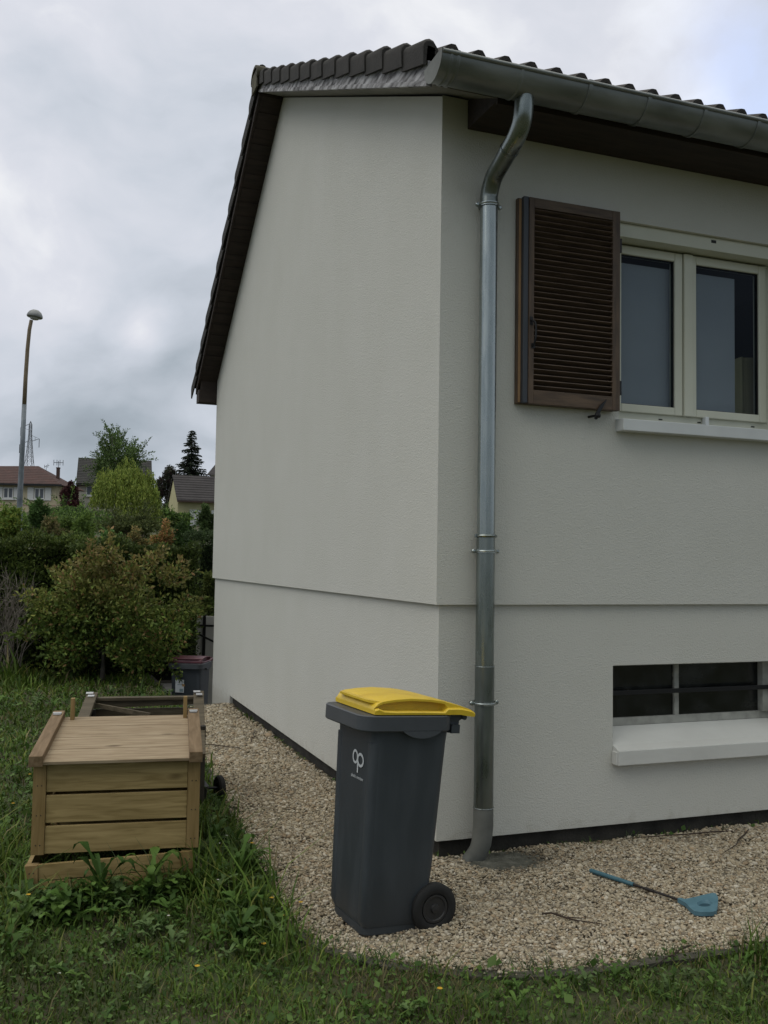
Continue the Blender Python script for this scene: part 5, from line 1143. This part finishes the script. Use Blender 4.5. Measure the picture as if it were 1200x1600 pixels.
# leaf litter and dirt under the shrub
lt = MB(); rng = np.random.default_rng(12)
for k in range(900):
    x, y = rng.normal(-1.6, .7), rng.normal(7.2, .35)
    if x > -.65: continue
    z = float(tz(x, y)) + rng.uniform(.01, .05); s_ = rng.uniform(.015, .04); a_ = rng.uniform(0, 6.28)
    lt.add([(x, y, z), (x + s_ * math.cos(a_), y + s_ * math.sin(a_), z + .01), (x + s_ * .8 * math.cos(a_ + .8), y + s_ * .8 * math.sin(a_ + .8), z + .004)], [(0, 1, 2)])
for k in range(240):      # crumbs of dead leaf and bark on the gravel
    x, y = rng.uniform(-1.0, 2.6), rng.uniform(-1.6, -.05)
    if rng.random() < .45: x, y = rng.uniform(-.85, -.1), rng.uniform(0, 5.5)
    if not inpoly(np.array([x]), np.array([y]), POLY)[0]: continue
    z = GZ + rng.uniform(.022, .034); s_ = rng.uniform(.006, .02); a_ = rng.uniform(0, 6.28)
    lt.add([(x, y, z), (x + s_ * math.cos(a_), y + s_ * math.sin(a_), z + .003), (x + s_ * .7 * math.cos(a_ + .6), y + s_ * .7 * math.sin(a_ + .6), z + .002)], [(0, 1, 2)])
lt.build('leaf_litter', varied('litter', (.05, .035, .02), (.16, .13, .09), 30, .9), kind='stuff', label='brown dead leaf crumbs on the soil under the shrub and on the gravel', cat='leaf litter', fix=False)

# ------------------------------------------------------------------ gate beyond the driveway
gp = at(15.3, 322, 998)
gt = empty('garden_gate', (gp[0], gp[1], -0.85), 'white panel gate with black crossbars seen behind the maroon-lidded bin', 'gate')
MW = varied('off_white_panel', (.42, .42, .40), (.5, .5, .48), 5, .7)
g_ = MB(); s = 15.3 / FPX; hz = R_ * [1, 1, 0]; hz /= np.linalg.norm(hz); fz_ = np.array([-hz[1], hz[0], 0])
def gb_(mb, x0, z0, x1, z1, w_, t, dy): 
    a_ = np.array([gp[0], gp[1], 0]) + hz * x0 + fz_ * dy + [0, 0, z0]; c_ = np.array([gp[0], gp[1], 0]) + hz * x1 + fz_ * dy + [0, 0, z1]; mb.bar(a_, c_, t, w_, up=(0, 0, 1) if abs(z1 - z0) < .9 * abs(x1 - x0) + .01 else hz)
gb_(g_, -.16, -.08, .9, -.08, 1.5, .04, 0.03); g_.build('panel', MW, gt)
g_ = MB(); gb_(g_, -.03, -.83, -.03, .72, .045, .04, -.02); g_.build('post', M['blackmetal'], gt)
g_ = MB(); gb_(g_, -.14, .52, .9, .52, .035, .025, -.05); gb_(g_, -.14, .40, .45, .12, .03, .025, -.075); g_.build('crossbar', M['blackmetal'], gt)

# ------------------------------------------------------------------ street lamp
LD = 26.0
lp = [at(LD, x, y) for x, y in ((29, 850), (31, 780), (35, 700), (38, 632), (40, 590), (43, 545), (46, 515), (49, 500))]; lb = lp[0].copy(); lb[2] = float(tz(lb[0], lb[1]))
lampo = empty('street_lamp', tuple(lb), 'tall curved street lamp with a small dome head at the left', 'street lamp')
s_ = MB(); s_.tube([lb] + lp[:4], [.085, .08, .075, .066, .062], 14); s_.build('pole', varied('galvanised_pole', (.13, .15, .17), (.22, .245, .27), 5, .55, metal=.4), lampo, smooth='all')
s_ = MB(); s_.tube(lp[3:], [.058, .055, .052, .05, .048], 14); s_.build('upper_pole', varied('rusty_pole', (.16, .12, .075), (.24, .19, .13), 6, .75), lampo, smooth='all')
hc = at(LD, 54, 496); s_ = MB(); s_.lathe(hc, (0.12, 0, 1), [(0, .20), (.02, .215), (.08, .20), (.15, .16), (.20, .09), (.215, 0)], 24); s_.lathe(hc, (0.12, 0, 1), [(0.0, .20), (-.01, .15), (-.015, 0)], 24)
s_.build('lamp_head', varied('lamp_shell', (.20, .21, .21), (.3, .31, .31), 6, .6), lampo, smooth='all')
s_ = MB(); s_.lathe(hc, (0.12, 0, 1), [(-.015, .13), (-.05, .11), (-.07, .05), (-.075, 0)], 20); s_.build('diffuser', mat('milky_plastic', (.4, .42, .42), .4), lampo, smooth='all')

# ------------------------------------------------------------------ pylon
PD = 350.0; pb = at(PD, 46, 728); pbz = float(tz(pb[0], pb[1])); ptop = at(PD, 48, 658)
Hp = ptop[2] - pbz
py_ = empty('electricity_pylon', (pb[0], pb[1], pbz), 'grey lattice electricity pylon far behind the red-roofed house', 'pylon')
m = MB(); up_ = np.array([0, 0, 1.])
cx_, cy_ = ptop[0], ptop[1]
def lev(f): return 0.42 + 3.9 * max(0, 1 - f / .9) ** 1.25
def cor(f, i): w_ = lev(f); sx, sy = ((-1, -1), (1, -1), (1, 1), (-1, 1))[i]; return np.array([cx_, cy_, pbz + Hp * f]) + hz * sx * w_ + fz_ * sy * w_
fsx = list(np.linspace(0, .66, 9)) + list(np.linspace(.70, .97, 8)); 
for i in range(4):
    for a_, b_ in zip(fsx[:-1], fsx[1:]):
        m.bar(cor(a_, i), cor(b_, i), .15, .15, up=hz); m.bar(cor(a_, i), cor(b_, (i + 1) % 4), .075, .075, up=hz + .01); m.bar(cor(a_, (i + 1) % 4), cor(b_, i), .075, .075, up=hz + .01); m.bar(cor(b_, i), cor(b_, (i + 1) % 4), .07, .07)
    m.bar(cor(.97, i), np.array([cx_, cy_, pbz + Hp]), .15, .15, up=hz)
m.build('tower', mat('pylon_steel', (.16, .17, .19), .6, .3), py_, fix=False)
for f_, sd_, ln_ in ((.945, -1, 3.6), (.85, 1, 3.4), (.80, -1, 3.8)):
    m = MB(); tip = np.array([cx_, cy_, pbz + Hp * f_]) + hz * sd_ * ln_
    for i in ((0, 3) if sd_ < 0 else (1, 2)): m.bar(cor(f_ - .02, i), tip, .09, .09); m.bar(cor(f_ + .03, i), tip, .09, .09)
    a_ = np.array([cx_, cy_, pbz + Hp * f_]) + hz * sd_ * ln_ * .55; m.bar(a_ - [0, 0, .5], a_ + [0, 0, .7], .1, .1, up=hz)
    m.build('crossarm', mat('pylon_arm', (.16, .17, .19), .6, .3), py_, fix=False)
    m = MB(); m.tube([tip, tip - [0, 0, 3.2]], .11, 6); m.build('insulator', M['blackmetal'], py_)

# ------------------------------------------------------------------ neighbouring houses
M['cream'] = varied('cream_render', (.44, .38, .26), (.5, .44, .31), 1.5, .9)
M['paleyellow'] = varied('pale_yellow_render', (.42, .39, .22), (.48, .445, .26), 1.5, .9)
M['palewall'] = varied('pale_render', (.42, .40, .34), (.48, .46, .40), 1.5, .9)
def tilemat(name, c1, c2):
    m = varied(name, c1, c2, 1.2, .85); n, l, b = nodes(m)
    tcx = n.new('ShaderNodeTexCoord'); wv = n.new('ShaderNodeTexWave'); wv.bands_direction = 'Z'; wv.inputs['Scale'].default_value = 1.6; wv.inputs['Distortion'].default_value = .6; l.new(tcx.outputs['Object'], wv.inputs['Vector'])
    bp = n.new('ShaderNodeBump'); bp.inputs['Strength'].default_value = .8; bp.inputs['Distance'].default_value = .06; l.new(wv.outputs[0], bp.inputs['Height']); l.new(bp.outputs[0], b.inputs['Normal'])
    br = n.new('ShaderNodeTexBrick'); br.inputs['Scale'].default_value = 3.0; br.inputs['Mortar Size'].default_value = .03; br.inputs['Color1'].default_value = (1, 1, 1, 1); br.inputs['Color2'].default_value = (.72, .72, .72, 1); br.inputs['Mortar'].default_value = (.55, .55, .55, 1)
    mp = n.new('ShaderNodeMapping'); mp.inputs['Rotation'].default_value = (math.radians(90), 0, 0); l.new(tcx.outputs['Object'], mp.inputs[0]); l.new(mp.outputs[0], br.inputs['Vector'])
    mu = n.new('ShaderNodeMix'); mu.data_type = 'RGBA'; mu.blend_type = 'MULTIPLY'; mu.inputs[0].default_value = 1.0
    src = b.inputs['Base Color'].links[0].from_socket; l.new(src, mu.inputs[6]); l.new(br.outputs['Color'], mu.inputs[7]); l.new(mu.outputs[2], b.inputs['Base Color'])
    return m
M['redroof'] = tilemat('red_brown_tiles', (.055, .024, .02), (.088, .036, .029)); M['greyroof'] = tilemat('dark_grey_tiles', (.022, .018, .020), (.042, .036, .038)); M['blackroof'] = tilemat('dark_brown_slates', (.018, .018, .018), (.035, .034, .032))
M['pane'] = mat('far_window_pane', (.09, .10, .12), .2); M['whitepaint'] = mat('white_paint', (.62, .62, .62), .6); M['brick'] = varied('dark_brick', (.05, .03, .025), (.09, .055, .045), 5, .9)
class Local:
    def __init__(s, D, px, py, yaw=0): 
        s.o = at(D, px, py); s.D = D; s.k = D / FPX
        c, q = math.cos(yaw), math.sin(yaw); s.x = hz * c + fz_ * q; s.y = -hz * q + fz_ * c
    def P(s, u, v, w_): return s.o + s.x * u + s.y * v + np.array([0, 0, w_])
def lbox(mb, Lc, u0, u1, v0, v1, w0, w1):
    v = [Lc.P(a, b, c) for c in (w0, w1) for a, b in ((u0, v0), (u1, v0), (u1, v1), (u0, v1))]
    mb.add(v, [(0, 3, 2, 1), (4, 5, 6, 7), (0, 1, 5, 4), (1, 2, 6, 5), (2, 3, 7, 6), (3, 0, 4, 7)])
def far_window(Lc, root, u0, u1, w0, w1, shw=0.0, v=-0.02):
    m = MB(); t = .09
    lbox(m, Lc, u0, u1, v - .05, v + .02, w0, w0 + t); lbox(m, Lc, u0, u1, v - .05, v + .02, w1 - t, w1); lbox(m, Lc, u0, u0 + t, v - .05, v + .02, w0 + t, w1 - t); lbox(m, Lc, u1 - t, u1, v - .05, v + .02, w0 + t, w1 - t); lbox(m, Lc, (u0 + u1) / 2 - .06, (u0 + u1) / 2 + .06, v - .05, v + .02, w0 + t, w1 - t)
    lbox(m, Lc, u0 - .1, u1 + .1, v - .16, v, w0 - .14, w0 - .01)
    wf = m.build('window', M['whitepaint'], root)
    m = MB(); lbox(m, Lc, u0 + t, u1 - t, v - .01, v + .015, w0 + t, w1 - t); m.build('pane', M['pane'], wf)
    if shw:
        for a, b in ((u0 - shw - .06, u0 - .06), (u1 + .06, u1 + shw + .06)):
            m = MB(); lbox(m, Lc, a, b, v - .07, v - .03, w0 - .12, w1 + .05); m.build('shutter', M['whitepaint'], root)
# red-roofed hip house
Lc = Local(90, 92, 758, math.radians(3)); k = Lc.k
h1 = empty('hip_roof_house', tuple(Lc.P(0, 0, -4.2)), 'cream house with a red-brown hipped roof and white shutters at the far left', 'house')
m = MB(); lbox(m, Lc, -14, -.25, 0, 8, -4.4, 0.15); m.build('wall', M['cream'], h1)
m = MB(); e = .45; rz = 33 * k
m.add([Lc.P(-14.5, -e, 0), Lc.P(.35, -e, 0), Lc.P(.35, 8 + e, 0), Lc.P(-14.5, 8 + e, 0), Lc.P(-11, 4, rz), Lc.P(-3.2, 4, rz + .15)], [(0, 1, 5, 4), (1, 2, 5), (2, 3, 4, 5), (3, 0, 4), (3, 2, 1, 0)]); rf = m.build('roof', M['redroof'], h1)
m = MB(); lbox(m, Lc, -14.55, .4, -e - .1, -e + .0, -.14, .06); m.build('gutter', M['blackmetal'], rf)
m = MB(); lbox(m, Lc, -1.22, -.94, 3.2, 3.5, .3, 1.9); lbox(m, Lc, -1.25, -.91, 3.17, 3.53, 1.9, 2.0); m.build('chimney', M['brick'], rf)
m = MB(); m.tube([Lc.P(-2.45, 4, .8), Lc.P(-2.45, 4, 2.25)], .025, 5); m.bar(Lc.P(-2.65, 4, 2.1), Lc.P(-2.15, 4, 2.25), .035, .035); m.bar(Lc.P(-2.3, 4, 2.0), Lc.P(-2.3, 4, 2.4), .03, .03, up=hz); m.bar(Lc.P(-2.62, 4, 1.95), Lc.P(-2.62, 4, 2.3), .03, .03, up=hz); m.build('antenna', M['greymetal'], rf)
m = MB(); m.tube([Lc.P(-1.08, 3.35, 2.0), Lc.P(-1.08, 3.35, 2.65)], .03, 5)
for q in (-.45, -.15, .15, .45): m.bar(Lc.P(-1.08 + q, 3.35, 2.2), Lc.P(-1.08 + q, 3.35, 2.75), .04, .04, up=hz)
m.bar(Lc.P(-1.55, 3.35, 2.48), Lc.P(-.6, 3.35, 2.48), .05, .05); m.build('antenna', M['greymetal'], rf)
far_window(Lc, h1, -2.25, -1.32, -1.36, -.32, .58); far_window(Lc, h1, -5.15, -4.22, -1.36, -.32, .52)
m = MB(); lbox(m, Lc, -14, -.2, -.03, 0.0, -2.0, -1.9); m.build('plinth_band', mat('salmon_band', (.36, .24, .19), .9), h1)
# house with big dark roof behind the trees
Lc = Local(100, 179, 757, math.radians(15.9)); k = Lc.k; hw = 57 * k
h2 = empty('gable_house', tuple(Lc.P(0, 0, -5)), 'pale house with a tall dark roof half hidden behind the willow', 'house')
m = MB(); lbox(m, Lc, -hw + .25, hw - .25, 0, 7, -5.5, .05); m.build('wall', M['palewall'], h2)
m = MB(); rz = 42 * k
m.add([Lc.P(-hw, -.5, 0), Lc.P(hw, -.5, 0), Lc.P(hw, 7.5, 0), Lc.P(-hw, 7.5, 0), Lc.P(-hw, 3.5, rz + .2), Lc.P(hw, 3.5, rz + .2), Lc.P(-hw, -.5, -.25), Lc.P(hw, -.5, -.25), Lc.P(hw, 7.5, -.25), Lc.P(-hw, 7.5, -.25)], [(0, 1, 5, 4), (2, 3, 4, 5), (1, 2, 5), (3, 0, 4), (0, 6, 7, 1), (1, 7, 8, 2), (2, 8, 9, 3), (3, 9, 6, 0), (6, 9, 8, 7)]); m.build('roof', M['blackroof'], h2)
far_window(Lc, h2, -2.85, -1.6, -1.25, -.25)
# yellow house
Lc = Local(68, 278, 780, math.radians(20)); k = Lc.k
h3 = empty('yellow_house', tuple(Lc.P(0, 0, -2.2)), 'pale yellow house with a dark grey roof beside the house corner', 'house')
m = MB(); rz = 40 * k
g0 = [(-.05, 0), (-.05, 0)]
wv = [Lc.P(0, 0, -2.4), Lc.P(9, 0, -2.4), Lc.P(9, 5.2, -2.4), Lc.P(0, 5.2, -2.4), Lc.P(0, 0, -.02), Lc.P(9, 0, -.02), Lc.P(9, 5.2, -.02), Lc.P(0, 5.2, -.02), Lc.P(0, 2.6, rz - .08), Lc.P(9, 2.6, rz - .08)]
m.add(wv, [(0, 1, 5, 4), (1, 2, 6, 9, 5), (2, 3, 7, 6), (3, 0, 4, 8, 7), (4, 5, 9, 8), (6, 7, 8, 9)]); m.build('wall', M['paleyellow'], h3)
m = MB()
for sgn, v0, v1 in ((1, -.35, 2.6), (-1, 5.55, 2.6)):
    z0 = -.2; q = [Lc.P(-.1, v0, z0), Lc.P(9.3, v0, z0), Lc.P(9.3, v1, rz), Lc.P(-.1, v1, rz)]; q2 = [p + np.array([0, 0, .14]) for p in q]; m.add(q + q2, [(0, 3, 2, 1), (4, 5, 6, 7), (0, 1, 5, 4), (1, 2, 6, 5), (2, 3, 7, 6), (3, 0, 4, 7)])
rf = m.build('roof', M['greyroof'], h3)
m = MB(); lbox(m, Lc, -.1, 9.3, -.47, -.36, -.22, -.12); m.build('gutter', M['brick'], rf)
m = MB(); lbox(m, Lc, .85, 1.70, -.08, -.03, -1.95, -.72); m.build('shutter', M['whitepaint'], h3)
m = MB(); lbox(m, Lc, 1.75, 2.35, -.05, -.02, -1.85, -.80); wn_ = m.build('window', mat('net_curtain_window', (.18, .15, .12), .5), h3)
m = MB(); lbox(m, Lc, 2.42, 3.2, -.08, -.03, -1.95, -.72); m.build('shutter', M['whitepaint'], h3)
# roof of one more house to the right of the spruce
Lc = Local(92, 326, 742, 0); k = Lc.k
h4 = empty('gable_house', tuple(Lc.P(0, 0, -6)), 'dark roof peak rising behind the yellow house at the wall edge', 'house')
m = MB(); lbox(m, Lc, 0.2, 9, 0, 6, -6.2, .2); m.build('wall', M['palewall'], h4)
m = MB(); rz = 27 * k; m.add([Lc.P(-.1, -.4, 0), Lc.P(9.4, -.4, 0), Lc.P(9.4, 6.4, 0), Lc.P(-.1, 6.4, 0), Lc.P(.35, 3, rz), Lc.P(9, 3, rz)], [(0, 1, 5, 4), (1, 2, 5), (2, 3, 4, 5), (3, 0, 4), (3, 2, 1, 0)]); m.build('roof', M['greyroof'], h4)
# low shed wall behind the willow
Lc = Local(40, 204, 838, 0); sdh = empty('garden_shed', tuple(Lc.P(0, 0, -.4)), 'small pale shed wall glimpsed below the willow', 'shed')
m = MB(); lbox(m, Lc, -.25, .3, 0, 1.2, -1.0, .38); m.build('wall', mat('shed_wall', (.34, .27, .2), .9), sdh)
m = MB(); lbox(m, Lc, -.32, .37, -.1, 1.3, .385, .43); m.build('roof', M['greyroof'], sdh)

sc.render.engine = 'CYCLES'
